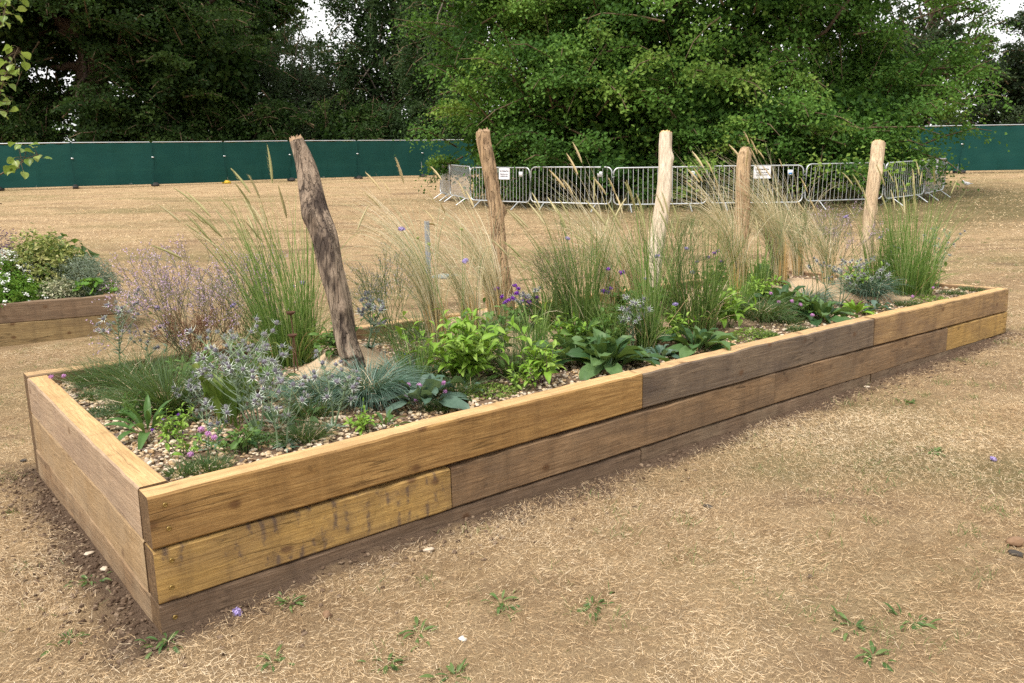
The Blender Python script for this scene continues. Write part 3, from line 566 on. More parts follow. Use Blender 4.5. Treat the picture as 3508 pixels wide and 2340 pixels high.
def text_mesh(txt,size,mat,parent,loc,rot):
    cu=bpy.data.curves.new('lettering','FONT'); cu.body=txt; cu.size=size; cu.align_x='CENTER'; cu.space_line=1.75; cu.offset=.0028
    ob=bpy.data.objects.new('lettering',cu); col.objects.link(ob); dg_=bpy.context.evaluated_depsgraph_get(); me=bpy.data.meshes.new_from_object(ob.evaluated_get(dg_)); col.objects.unlink(ob); bpy.data.objects.remove(ob)
    me.name='lettering'; me.materials.clear(); me.materials.append(mat); return link('lettering',me,parent,loc,rot)
def barrier(p0,p1,label,plate,seed):
    p0=np.array(p0,float); p1=np.array(p1,float); z0=float(groundz(*p0)); z1=float(groundz(*p1)); L=np.hypot(*(p1-p0))-.05; d=(p1-p0)/np.hypot(*(p1-p0)); ang=math.atan2(d[1],d[0])
    th=thing('crowd_barrier',label,'barrier',(*p0,z0),0,'steel crowd barriers around the big tree'); r_=np.random.default_rng(seed+900); th.rotation_euler=(r_.normal(0,.03),-math.atan2(z1-z0,L)+r_.normal(0,.006),ang+r_.normal(0,.015)); th.location.z+=r_.uniform(-.02,.02)
    fr=MB(); add_tube(fr,rrect(L,.20,1.10),.019,8,cap=False); fr.build('frame',GALV,th)
    nb=18; bars=MB(); add_tube(bars,[(0,0,.215),(0,0,1.085)],.0075,5); me=bars.mesh('bar',GALV)
    for k in range(nb): link('bar',me,th,(.07+(L-.14)*(k+.5)/nb,0,0))
    for x in (L*.18,L*.82):
        f_=MB(); add_tube(f_,[(x,-.30,.0),(x,-.06,.17),(x,0,.20),(x,.06,.17),(x,.30,.0)],.017,6); f_.build('foot',GALV,th)
    for z in (.42,.86):
        h=MB(); add_tube(h,[(L,0,z),(L+.03,0,z),(L+.05,.02,z),(L+.05,.02,z+.05)],.008,5); h.build('hook',GALV,th)
    if plate:
        p=MB(); add_box(p,(L*.86,-.014,.93),(.13,.006,.13)); pl=p.build('name_plate',PLATE,th)
        if plate>1:
            p=MB(); add_box(p,(L*.86,-.0195,.905),(.085,.004,.04)); p.build('blue_mark',BLUE,pl)
    return th,L
BLAB=['steel crowd barrier seen almost edge-on at the left end of the ring','narrow-looking steel crowd barrier turned away at the left','steel crowd barrier behind the tan driftwood post, with a paper notice','steel crowd barrier between the tan and the pale driftwood posts, without notice','steel crowd barrier partly behind the pale driftwood post','steel crowd barrier with the widest paper notice, behind the brown driftwood post','steel crowd barrier partly behind the straw-coloured post','steel crowd barrier just right of the straw-coloured post','steel crowd barrier seen edge-on at the right end, with a paper notice']
BAR=[]
for k in range(9): BAR.append(barrier(BP[k],BP[k+1],BLAB[k],[0,0,1,1,2,2,2,2,0][k],k))
pe=np.array(BP[9]); 
for k,q2 in enumerate(((24.2,13.0),(22.9,15.0))):
    barrier(pe,q2,['steel crowd barrier at the back right, seen through the front ones','steel crowd barrier furthest back behind the tree foliage'][k],0,20+k); pe=np.array(q2)
def notice(kb,frac,label,w=.42,h=.30):
    root,L=BAR[kb]; me=root.matrix_basis
    s=thing('paper_notice',label,'sign',(0,0,0),0,'paper notices tied to the barriers'); s.matrix_basis=me@Matrix.Translation((L*frac,-.030,1.09-h))
    mbx=MB(); nx=9; xs=np.linspace(-w/2,w/2,nx); 
    Vf=[];
    for z in (0,h*.33,h*.66,h): 
        for x in xs: Vf.append((x,-.003-.004*math.sin(x*9+z*6),z))
    Fq=[[a*nx+k,a*nx+k+1,(a+1)*nx+k+1,(a+1)*nx+k] for a in range(3) for k in range(nx-1)]
    mbx.add(Vf,Fq); mbx.build('sheet',PAPER,s)
    text_mesh('I am a Veteran Tree',.040,INK,s,(0,-.0095,h*.70),(pi/2,0,0))
    text_mesh('These barriers are here\nto protect me and you',.030,INK,s,(0,-.0095,h*.44),(pi/2,0,0))
notice(2,.60,'white paper notice on the barrier right of the tan post')
notice(5,.56,'white paper notice on the barrier right of the brown post')
notice(8,.45,'white paper notice on the edge-on barrier at the right',w=.30,h=.40)
# ------------------------------------------------------------------ trees
CAMXY=np.array([-.644,-2.674])
def bark_mat(name,c1,c2):
    m,nt,b=newmat(name); o=N(nt,'ShaderNodeTexCoord').outputs['Object']; g1=noise(nt,mapping(nt,o,(5,5,.9)),1.2,6,.65,.8)
    nt.links.new(mix(nt,ramp(nt,g1,[(.35,(0,0,0)),(.65,(1,1,1))]),c2,c1),b.inputs['Base Color']); b.inputs['Roughness'].default_value=.95; b.inputs['Specular IOR Level'].default_value=.1
    bump(nt,b,g1,1.,.08); return m
BARK=bark_mat('oak_bark',(.13,.095,.072),(.05,.035,.027)); BIRCHBARK=bark_mat('birch_bark',(.34,.30,.26),(.08,.06,.05)); TWIG=bark_mat('twig_bark',(.20,.15,.09),(.08,.06,.04))
def curve(p0,p1,bend,n=8,rng=RNG):
    p0=np.array(p0,float); p1=np.array(p1,float); t=np.linspace(0,1,n)[:,None]
    return p0+(p1-p0)*t+np.array(bend)*np.sin(t*pi)+rng.normal(0,.02,(n,3))*np.linalg.norm(p1-p0)*np.sin(t*pi)
def make_tree(name,label,cat,xy,ells,nb,nl,leaf,mat,seed,trunk_r=.3,trunk_h=4,spread=(1.3,.9,.35),droop=.35,bark=BARK,limbs=14,group=None,inner=.5,back=.45,aspect=.75,hang=0.,lean=(0,0),up=.55,twigs=True,limb_r=.14,fill=.35,clear=None,holes=-.75):
    r=np.random.default_rng(seed); z=float(groundz(*xy)); th=thing(name,label,cat,(*xy,z-.05),0,group)
    tm=MB(); n=10; t=np.linspace(0,1,n)[:,None]; tp=np.array([0,0,0])+t*np.array([lean[0],lean[1],trunk_h])+r.normal(0,.05,(n,3))*[1,1,0]*trunk_r*2
    V,F=tube(tp,trunk_r*(1.25-.7*t[:,0])*(1+.45*np.exp(-t[:,0]*18)),14); tm.add(V,F); tm.build('trunk',bark,th)
    tocam=(CAMXY-np.array(xy)); tocam/=np.linalg.norm(tocam)
    vol=np.array([e[3]*e[4]+e[3]*e[5]+e[4]*e[5] for e in ells]); cnt=(nb*vol/vol.sum()).astype(int)
    C_=[];O_=[]
    for e,cn in zip(ells,cnt):
        d=r.normal(size=(cn*3,3)); d/=np.linalg.norm(d,axis=1,keepdims=True)
        f=d[:,:2]@tocam; d=d[(f>-.15)|(r.uniform(size=len(d))<back)][:cn]
        rad=1-(1-inner)*r.uniform(0,1,len(d))**2.2
        rad*=1+.10*np.sin(d[:,0]*5+seed)+.09*np.sin(d[:,2]*7+d[:,1]*4)
        C_.append(np.array(e[:3])+d*np.array(e[3:])*rad[:,None]); O_.append(d)
    C_=np.vstack(C_);O_=np.vstack(O_)
    # every clump of leaves hangs on a bough that points outwards
    okb=C_[:,2]>.15
    hv=np.sin(C_[:,0]*1.5+1.3*np.sin(C_[:,2]*1.1)+seed)+np.sin(C_[:,1]*1.45+1.1*np.sin(C_[:,0]*.9))+np.sin(C_[:,2]*2.0+C_[:,0]*.6+seed); okb&=hv>holes
    if clear: okb&=~((np.abs(C_[:,:2]@np.array([.774,-.633])-clear[0])<clear[1])&(C_[:,:2]@tocam>-.5)&(C_[:,2]>clear[2])&(C_[:,2]<clear[3]))
    Cc=C_[okb]; O_=O_[okb]; nbk=len(Cc)
    oo=O_+r.normal(0,.35,O_.shape); oo[:,2]=oo[:,2]*.6+.10+r.normal(0,.28,len(oo)); oo/=np.linalg.norm(oo,axis=1,keepdims=True)
    ss=np.cross(oo,[0,0,1.]); ss/=np.linalg.norm(ss,axis=1,keepdims=True)+1e-9; uu_=np.cross(ss,oo)
    k=nl; sz=r.uniform(.55,1.35,(nbk,1))
    a=r.normal(0,.5,(nbk,k)); bq=r.normal(0,.5,(nbk,k))*(1-.35*np.clip(a,-1,1)); cc=r.normal(0,.5,(nbk,k))
    hg=np.abs(r.normal(0,1,(nbk,k)))*hang
    P=Cc[:,None]+(a*spread[0]*sz)[...,None]*oo[:,None]+(bq*spread[1]*sz)[...,None]*ss[:,None]+(cc*spread[2]*sz)[...,None]*uu_[:,None]
    P[...,2]-=droop*np.clip(a,0,3)**2*sz+hg
    P=P.reshape(-1,3); nrm=np.repeat(oo*.45,k,0)+np.array([0,0,up])+r.normal(0,.5,(nbk*k,3))
    tint=np.clip(np.repeat(r.normal(.45,.2,nbk),k)+r.normal(0,.06,nbk*k),0,1)
    ok=P[:,2]>.08; lm=MB(); leaf_quads(lm,r,P[ok],leaf*r.uniform(.65,1.25,ok.sum()),nrm[ok],aspect,tint[ok]); 
    if fill:  # larger, darker inner leaves added to stop light passing through the crown
        for e in ells:
            nf=int(fill*330*(e[3]*e[4]*e[5])**(2/3)/max(leaf*4,.3)); d=r.normal(size=(nf,3)); d/=np.linalg.norm(d,axis=1,keepdims=True); pf=np.array(e[:3])+d*np.array(e[3:])*(r.uniform(.15,.56,nf)**.6*.95)[:,None]; pf=pf[pf[:,2]>.3]
            if clear: pf=pf[~((np.abs(pf[:,:2]@np.array([.774,-.633])-clear[0])<clear[1])&(pf[:,:2]@tocam>-.5)&(pf[:,2]>clear[2]*.5)&(pf[:,2]<clear[3]))]
            leaf_quads(lm,r,pf,leaf*r.uniform(1.3,2.3,len(pf)),r.normal(0,.7,(len(pf),3))+[0,0,.4],.8,np.clip(r.normal(.3,.2,len(pf)),0,1))
    lm.build('crown',mat,th,smooth=False,kind='stuff')
    bmx=MB(); top=tp[-1]
    sel=r.choice(nbk,min(limbs,nbk),replace=False)
    for q_ in sel:
        s_=tp[r.integers(3,n)]; e_=Cc[q_]; L=np.linalg.norm(e_-s_)
        add_tube(bmx,curve(s_,e_,(r.normal(0,.05)*L,r.normal(0,.05)*L,-.10*L),9,r),np.linspace(limb_r*(.6+.6*r.uniform()),.025,9),7,cap=False)
    if limbs: bmx.build('limbs',bark,th)
    if twigs:
        tw=MB()
        for q_ in range(nbk):
            c0=Cc[q_]; o_=oo[q_]*spread[0]*sz[q_,0]
            P_=np.array([c0-o_*1.1-np.array([0,0,.1]),c0-o_*.3,c0+o_*.55,c0+o_*1.05-np.array([0,0,droop*.6])])
            V,F=tube(P_,[leaf*.28,leaf*.22,leaf*.14,leaf*.06],4); tw.add(V,F)
        tw.build('twigs',TWIG,th,kind='stuff')
    return th
OAK=plant_mat('oak_leaf',[(.014,.032,.008),(.034,.064,.014),(.068,.110,.024)],.22,.6,.12,tcol=(.18,.4,.07))
POP=plant_mat('poplar_leaf',[(.028,.074,.014),(.070,.155,.026),(.130,.250,.042),(.22,.32,.06)],.28,.55,.15,tcol=(.2,.45,.06))
BIR=plant_mat('birch_leaf',[(.030,.058,.022),(.050,.085,.032),(.080,.118,.048)],.25,.6,.12,tcol=(.18,.4,.07))
WIL=plant_mat('willow_leaf',[(.055,.085,.045),(.085,.115,.062),(.12,.15,.085)],.25,.6,.12,tcol=(.18,.4,.07))
DRK=plant_mat('evergreen_leaf',[(.014,.026,.010),(.026,.044,.016),(.045,.066,.026)],.12,.55,.15,tcol=(.18,.4,.07))
# distances: 1 m is about 17 picture pixels at 36 m
EL=lambda l,d,z,r_,rz: (.774*l+.633*d,-.633*l+.774*d,z,r_,r_,rz)      # sideways, depth, height, radius, half height
make_tree('veteran_poplar','huge spreading green poplar tree inside the ring of barriers','tree',(20.6,14.7),
  [EL(0,0,6.0,6.2,5.2),EL(-5.0,-.5,6.4,3.6,2.5),EL(-3,-1.5,4.4,3.2,2.4),EL(-5.0,-1.0,1.8,2.7,1.6),EL(4.2,-.5,6.8,3.8,3.6),EL(6.0,-.8,3.4,2.7,1.6),EL(4.2,-2.4,1.9,3.4,1.8),EL(0,-2.6,2.2,4.2,2.2),EL(-3.4,-2.0,2.6,3.6,2.4),EL(0,0,11,6.5,4),EL(0,3,1.8,5.5,1.9),EL(-3.0,-3.4,1.0,2.4,1.0),EL(0,-4.0,1.0,2.4,1.0),EL(3.0,-3.6,1.0,2.4,1.0),EL(-4.2,-1.4,1.0,1.7,.9),EL(4.4,-2.2,1.0,1.7,.9)],1250,290,.108,POP,11,.55,6,spread=(.95,.66,.32),droop=.34,limbs=14,inner=.62,back=.2,up=.6,fill=.6,holes=-.9)
make_tree('oak_tree','old spreading oak with a thick trunk and limbs behind the fence on the left','tree',(12.464, 53.154),
  [EL(0,0,11.5,11,8),EL(-7.5,-1,5.5,5.5,4.2),EL(6.5,-1,6.0,5.5,4.4),EL(3.4,-4,3.0,3.6,2.4),EL(-4,1,14,8,5),EL(-4.5,-2,3.0,3.5,2.6)],640,190,.21,OAK,12,1.0,13,spread=(1.4,1.0,.36),limbs=26,inner=.5,back=.25,limb_r=.42,clear=(0,1.25,1.5,10.5),fill=.9,holes=-1.3)
make_tree('birch_tree','tall drooping birch behind the fence, left of the big poplar','tree',(29.939, 46.756),
  [EL(0,0,9,4.4,8),EL(-2.6,0,4.5,3.2,4.8),EL(3,0,7,3.8,6)],420,190,.18,BIR,13,.28,13,spread=(.8,.55,.45),droop=.6,hang=.8,bark=BIRCHBARK,limbs=16,back=.25)
make_tree('willow_tree','pale grey-green willow behind the fence between oak and birch','tree',(23.795, 49.151),
  [EL(0,0,4.3,3.4,4.6),EL(-2.5,0,4.5,2.8,4.2),EL(1.5,0,3.5,2.6,3)],330,170,.16,WIL,14,.2,7,spread=(.6,.5,.6),droop=.3,hang=.5,bark=BIRCHBARK,limbs=14,back=.25,aspect=.4)
make_tree('oak_tree','distant oak whose dark boughs reach into the gap of sky','tree',(27.253, 67.623),
  [EL(0,0,13,6.5,8),EL(4.6,0,16.0,2.3,3.2)],230,160,.26,OAK,15,.45,15,spread=(1.2,.9,.36),limbs=18,back=.25,limb_r=.25)
make_tree('birch_tree','slender birch close behind the left edge of the big poplar','tree',(29.468, 39.149),
  [EL(0,0,8.0,3.0,8.0)],240,180,.17,BIR,16,.2,13,spread=(.8,.55,.45),droop=.6,hang=.8,bark=BIRCHBARK,limbs=12,back=.25)
make_tree('ash_tree','thin-crowned tree with sky showing through, right of the big poplar','tree',(64.276, 26.471),
  [EL(0,0,10.0,4.0,6.5)],120,130,.20,OAK,17,.3,13,spread=(1.0,.8,.32),limbs=30,back=.3,bark=BARK,limb_r=.2,fill=.06)
make_tree('holm_oak','dense dark evergreen oak behind the fence at the right edge','tree',(51.4, 14.362),
  [EL(-1.6,0,3.6,3.3,4.2),EL(2.2,0,6.0,3.8,6.5)],330,230,.145,DRK,18,.4,5,spread=(.75,.65,.32),limbs=10,back=.2)
make_tree('holm_oak','dark evergreen tree behind the fence beyond the big poplar','tree',(51.389, 23.689),
  [EL(0,0,4.6,5.5,5.0)],200,160,.2,DRK,19,.4,5,spread=(1,.8,.35),limbs=8,back=.2)
for k,(u_,lab) in enumerate((((15.529, 46.6),'dark bush behind the fence right of the oak trunk'),((18.468, 45.511),'dark bush behind the fence below the distant oak'),((23.551, 42.656),'dark bush behind the fence at the foot of the tall birch'),((26.955, 41.184),'dark bush behind the fence beside the slender birch'),((8.109, 51.379),'dark bush behind the fence left of the oak trunk'))):
    make_tree('elder_bush',lab,'bush',u_,[(0,0,2.2,3.0,2.4,2.3)],95,150,.17,OAK if k!=3 else BIR,30+k,.08,1.6,spread=(.8,.7,.4),limbs=6,back=.25,group='dark bushes behind the fence',limb_r=.05)
# far-off wood that closes the view
r=np.random.default_rng(5); lm=MB()
tt=r.uniform(-75,75,900); dd_=r.uniform(80,100,900); hh=r.uniform(0,1,900)**.8*(5.5+2*np.sin(tt*.23)+1.5*np.sin(tt*.61))
x=-.644+dd_*.633+tt*.774; y=-2.674+dd_*.774-tt*.633
for k in range(900):
    n=45; p=np.array([x[k],y[k],float(groundz(x[k],y[k]))+hh[k]])+r.normal(0,1,(n,3))*[1.5,1.5,.8]
    leaf_quads(lm,r,p,r.uniform(.4,.75,n),r.normal(0,.6,(n,3))+[0,0,.5],.8,np.clip(r.normal(.4,.2)+r.normal(0,.1,n),0,1))
fw_=lm.build('far_wood',OAK,smooth=False,kind='stuff'); prop(fw_,'far-off dark woodland closing the view behind the fences','woodland')
# young tree left of the camera: a few leafy twigs reach into the picture
SAPLEAF=plant_mat('sapling_leaf',[(.12,.20,.035),(.20,.29,.06),(.30,.36,.10)],.35,.4,.4,src='obj')
sx,sy=(-0.543, 2.21); sz=float(groundz(sx,sy)); sap=thing('young_birch','young tree with pale green pointed leaves at the left picture edge','tree',(sx,sy,sz))
trm=MB(); add_tube(trm,[(0,0,0),(.02,.01,.8),(-.01,.03,1.7),(.03,.0,2.7)],[.028,.024,.018,.008],8); trm.build('trunk',TWIG,sap)
rel=lambda p: np.array(p)-np.array([sx,sy,sz])
TW=[[(-0.395, 2.333, 1.861), (-0.168, 2.064, 2.05), (-0.002, 1.838, 2.211), (0.062, 1.762, 2.375), (0.09, 1.705, 2.496)],[(-0.404, 2.324, 1.799), (-0.162, 2.012, 1.869), (-0.025, 1.786, 1.937), (0.022, 1.721, 2.085), (0.083, 1.7, 2.2)],[(-0.447, 2.279, 1.49), (-0.188, 1.956, 1.568), (-0.043, 1.79, 1.64), (0.018, 1.688, 1.691), (0.093, 1.636, 1.729)],[(-0.458, 2.267, 1.408), (-0.249, 1.98, 1.468), (-0.131, 1.762, 1.508), (-0.061, 1.706, 1.51)]]
lms=[leaf_mesh('leaf',SAPLEAF,.048,.036,.5,.2,.18,.08,.2,1.0,s) for s in range(3)]
r=np.random.default_rng(8); tw=MB(); LP=[]
for q_,pts in enumerate(TW):
    P=np.array([rel(p) for p in pts]); t0=np.linspace(0,1,len(P)); t=np.linspace(0,1,16); Q=np.stack([np.interp(t,t0,P[:,k]) for k in range(3)],-1); add_tube(tw,Q,np.linspace(.005,.0016,16),5)
    nlv=(46,40,16,4)[q_]
    for k in range(nlv):
        f=.38+.62*(k+1)/nlv if q_!=2 else (.72+.28*(k+1)/nlv); p=np.array([np.interp(f,t0,P[:,c_]) for c_ in range(3)]); e=p+r.normal(0,.030,3); add_tube(tw,[p,(p+e)/2+[0,0,.004],e],[.0016,.0013,.001],4)
        link('leaf',lms[r.integers(3)],sap,e,(r.normal(0,.5),r.uniform(-.2,1.0),r.uniform(0,2*pi)),r.uniform(.8,1.25))
tw.build('twigs',TWIG,sap)
# ------------------------------------------------------------------ second raised bed, left
b2=thing('raised_bed','smaller timber raised bed on the left, full of flowering plants','raised bed',(0,0,0))
O0=np.array((1.47, 6.432)); O1=np.array((0.405, 6.597)); dirv=(O1-O0)/np.hypot(*(O1-O0)); nrv=np.array([dirv[1],-dirv[0]]); nrv=nrv if nrv[1]>0 else -nrv
zg=float(groundz(*O0)); A0=O0+nrv*.05; A1=O0+dirv*2.4+nrv*.05
sleeper(b2,A0,A1,(zg+.20,zg+.40),(zg+.20,zg+.40),W_RED('wood_second_top',21,stain_amt=.5,side_dust=.15),seed=70); sleeper(b2,A0,A1,(zg-.05,zg+.197),(zg-.05,zg+.197),wood_mat('wood_second_low',(.36,.26,.125),(.25,.17,.08),(.15,.10,.06),.4,seed=22),seed=71)
B0=O0+dirv*.05+nrv*.103; B1=O0+dirv*.05+nrv*1.5
for k_,(zl,zh) in enumerate(((.20,.40),(-.05,.197))): sleeper(b2,B0,B1,(zg+zl,zg+zh),(zg+zl,zg+zh),W_BRN('wood_second_side',23+k_),seed=72+k_)
C0=O0+nrv*1.553; C1=O0+dirv*2.4+nrv*1.553
for k_,(zl,zh) in enumerate(((.20,.40),(-.05,.197))): sleeper(b2,C0,C1,(zg+zl,zg+zh),(zg+zl,zg+zh),W_BRN('wood_second_back',25+k_),seed=75+k_)
mbx=MB(); cs=[O0+dirv*.1+nrv*.1,O0+dirv*2.4+nrv*.1,O0+dirv*2.4+nrv*1.5,O0+dirv*.1+nrv*1.5]
n_=24; G=np.array([[(cs[0]*(1-a)+cs[1]*a)*(1-b_)+(cs[3]*(1-a)+cs[2]*a)*b_ for b_ in np.linspace(0,1,n_)] for a in np.linspace(0,1,n_)]).reshape(-1,2)
q=np.array([[a*n_+b_,(a+1)*n_+b_,(a+1)*n_+b_+1,a*n_+b_+1] for a in range(n_-1) for b_ in range(n_-1)])
mbx.add(np.column_stack([G,zg+.34+RNG.normal(0,.006,len(G))]),q).build('bed_soil',simple_mat('dark_compost',(.05,.035,.025),(.09,.065,.045),40,.95,bumpk=.8),b2)
def at2(a,b_): return O0+dirv*a+nrv*b_
def mound(name,label,cat,loc,ell,n,leaf,mat,seed,aspect=.6,flowers=None,inner=.55,up=.4):
    """low bushy plant: leaves through an uneven dome, stems underneath, flowers on top"""
    r=np.random.default_rng(seed); th=thing(name,label,cat,loc)
    d=r.normal(size=(n,3)); d[:,2]=np.abs(d[:,2]); d/=np.linalg.norm(d,axis=1,keepdims=True); rad=inner+(1-inner)*r.uniform(0,1,n)**.5
    rad*=1+.13*np.sin(d[:,0]*9+seed)*np.sin(d[:,1]*8+d[:,2]*7)+.07*np.sin(d[:,0]*23+d[:,2]*19+seed)
    P=d*np.array(ell)*rad[:,None]; mbq=MB(); cl=.5+.25*np.sin(d[:,0]*11+seed)*np.sin(d[:,2]*9+d[:,1]*7); leaf_quads(mbq,r,P,leaf*r.uniform(.6,1.3,n),d*.6+[0,0,up]+r.normal(0,.5,(n,3)),aspect,np.clip(cl+r.normal(0,.2,n),0,1)); mbq.build('foliage',mat,th,smooth=False,kind='stuff')
    st=MB()
    for k in range(26):
        e=d[k]*np.array(ell)*.85; add_tube(st,[(0,0,-.01),e*.5+[0,0,.02],e],[.004,.003,.0015],4)
    st.build('stems',TWIG,th)
    if flowers:
        fn,fs,fm_,zone=flowers; hd=MB()
        k=0
        while k<fn:
            v=r.normal(size=3); v[2]=abs(v[2]); v/=np.linalg.norm(v)
            if not zone(v): continue
            c0=v*np.array(ell)*r.uniform(1.0,1.1); nn=9
            p=c0+r.normal(0,1,(nn,3))*fs*.45; leaf_quads(hd,r,p,fs*.7*np.ones(nn),v*.6+np.array([0,0,.6])+r.normal(0,.3,(nn,3)),.9); k+=1
        hd.build('blossom',fm_,th,smooth=False,kind='stuff')
    return th
LIME=plant_mat('bright_green',[(.08,.19,.02),(.13,.27,.03),(.2,.34,.06)],.3); WHITE=plant_mat('white_petal',[(.75,.75,.72),(.82,.82,.8)],.2,.6); VARIEG=plant_mat('variegated_leaf',[(.06,.11,.025),(.20,.25,.06),(.42,.43,.14),(.60,.56,.26)],.25); GREYF=plant_mat('grey_leaf',[(.20,.25,.19),(.29,.35,.27),(.38,.43,.35)],.15,.7); PURP=plant_mat('purple_stem',[(.10,.05,.12),(.17,.09,.19),(.24,.15,.24)],.2); CREAM=plant_mat('cream_variegated',[(.10,.14,.06),(.40,.40,.25),(.62,.60,.42)],.2); ALCH=plant_mat('lobed_leaf',[(.10,.22,.03),(.16,.30,.05)],.3,.5,.3,src='obj')
z2=zg+.345
def loc2(a,b_): p=at2(a,b_); return (*p,z2)
mound('candytuft','bright green mound dotted with white flowers in the small bed','flowering plant',loc2(1.02,.30),(.55,.30,.30),5200,.045,LIME,1,.35,(46,.03,WHITE,lambda v: v[2]<.9))
mound('white_yarrow','dense cluster of white flower heads at the left picture edge','flowering plant',loc2(1.0,.52),(.36,.26,.50),2200,.045,LIME,2,.35,(120,.032,WHITE,lambda v: v[2]>.35))
mound('variegated_shrub','yellow and green variegated shrub in the small bed','shrub',loc2(.62,.72),(.44,.40,.70),4600,.05,VARIEG,3,.5)
mound('variegated_shrub','low cream-edged shrub spilling over the small bed','shrub',loc2(.50,.26),(.24,.17,.24),2300,.035,CREAM,4,.55)
mound('grey_cushion_shrub','rounded grey-green cushion shrub in the small bed','shrub',loc2(.25,.50),(.36,.32,.44),8000,.030,GREYF,5,.22,up=.9)
mound('salvia','purple-stemmed flowering plant at the back of the small bed','flowering plant',loc2(1.05,1.05),(.45,.4,.74),2600,.04,PURP,6,.3)
mound('bushy_herb','leafy green bush behind the variegated shrub','plant',loc2(.42,1.05),(.40,.32,.64),520,.085,plant_mat('herb_leaf',[(.05,.10,.03),(.09,.15,.05)],.3),7,.8)
al=thing('ladys_mantle','fresh green round-leaved plant on the corner of the small bed','plant',loc2(.20,.24)); r=np.random.default_rng(9)
def round_leaf(seed):
    r=np.random.default_rng(seed); n=20; an=np.linspace(0,2*pi,n,endpoint=False); rr=.035*(1+.14*np.cos(an*8)); rr[0]*=.5
    V=[(0,0,0)]+[(rr[k]*.5*math.cos(an[k]),rr[k]*.5*math.sin(an[k]),.004) for k in range(n)]+[(rr[k]*math.cos(an[k]),rr[k]*math.sin(an[k]),.010+.006*math.cos(an[k]*8)) for k in range(n)]
    mbx=MB(); mbx.add(V,[[0,1+k,1+(k+1)%n] for k in range(n)]); mbx.add(V,[[1+k,1+n+k,1+n+(k+1)%n,1+(k+1)%n] for k in range(n)]); return mbx.mesh('leaf',ALCH)
rl=[round_leaf(1)]; stm=MB()
for k in range(46):
    a=r.uniform(0,2*pi); d_=r.uniform(.02,.20); h=.19*(1-(d_/.24)**2)+r.uniform(-.01,.03); p=(d_*math.cos(a)*1.25,d_*math.sin(a)*.8,h); link('leaf',rl[0],al,p,(r.normal(0,.45),r.normal(0,.45)+.2,a),r.uniform(.7,1.3)); add_tube(stm,[(0,0,0),(p[0]*.6,p[1]*.6,h*.7),p],.0016,4)
stm.build('stalks',LIME,al)
# ------------------------------------------------------------------ plants of the long bed
LEFT=np.array([-.774,.633]); RIGHT=-LEFT; LANG=math.atan2(LEFT[1],LEFT[0])
def place(name,label,cat,xy,group=None): return thing(name,label,cat,(*xy,float(bedz(*xy))-.004),0,group)
GRASS=plant_mat('grass_green',[(.07,.15,.03),(.12,.23,.05),(.19,.31,.08),(.32,.40,.15)],.35,.5)
GRASSD=plant_mat('grass_dark',[(.045,.10,.028),(.085,.16,.042),(.14,.23,.06),(.25,.31,.11)],.35,.5)
MARR=plant_mat('marram_blade',[(.58,.52,.31),(.72,.63,.40),(.82,.73,.51),(.86,.79,.60)],.45,.5,tcol=(.8,.65,.4)); MARRB=plant_mat('marram_base',[(.56,.34,.12),(.72,.49,.20),(.80,.62,.34)],.3,.5,tcol=(.8,.65,.4)); MARRG=plant_mat('marram_green',[(.20,.26,.13),(.30,.35,.19),(.44,.44,.26)],.3,.5,tcol=(.5,.55,.25))
HEAD=plant_mat('seed_head',[(.38,.36,.16),(.48,.43,.21),(.60,.52,.30)],.15,.7,src='obj'); HEADP=plant_mat('seed_head_pale',[(.58,.45,.24),(.68,.56,.33)],.15,.7,src='obj')
FESB=plant_mat('fescue_blue',[(.030,.080,.050),(.06,.13,.088),(.13,.22,.165),(.24,.34,.29)],.15,.5); FESG=plant_mat('fescue_green',[(.035,.075,.022),(.055,.11,.030),(.10,.16,.05)],.2,.5)
def seed_head(mat,L,R,seed):
    r=np.random.default_rng(seed); t=np.linspace(0,1,7); mbx=MB(); V,F=tube(np.stack([0*t,.004*np.sin(t*3),t*L],-1),R*np.array([.45,.9,1,.95,.8,.55,.15]),6); mbx.add(V,F)
    n=46; tt=r.uniform(.02,.97,n); an=r.uniform(0,2*pi,n); rr=R*.8*np.interp(tt,t,[.45,.9,1,.95,.8,.55,.15]); add_blades(mbx,r,np.stack([rr*np.cos(an),rr*np.sin(an),tt*L],-1),an,r.uniform(.010,.022,n),.3,.5,.0022,1)
    return mbx.mesh('seed_head',mat)
SH=[seed_head(HEAD,.17,.0062,1),seed_head(HEAD,.14,.0058,2)]; SHP=[seed_head(HEADP,.14,.0062,3),seed_head(HEADP,.11,.0056,4)]
def aim(o,d,roll=0): o.rotation_mode='QUATERNION'; o.rotation_quaternion=Vector(d).to_track_quat('Z','Y')
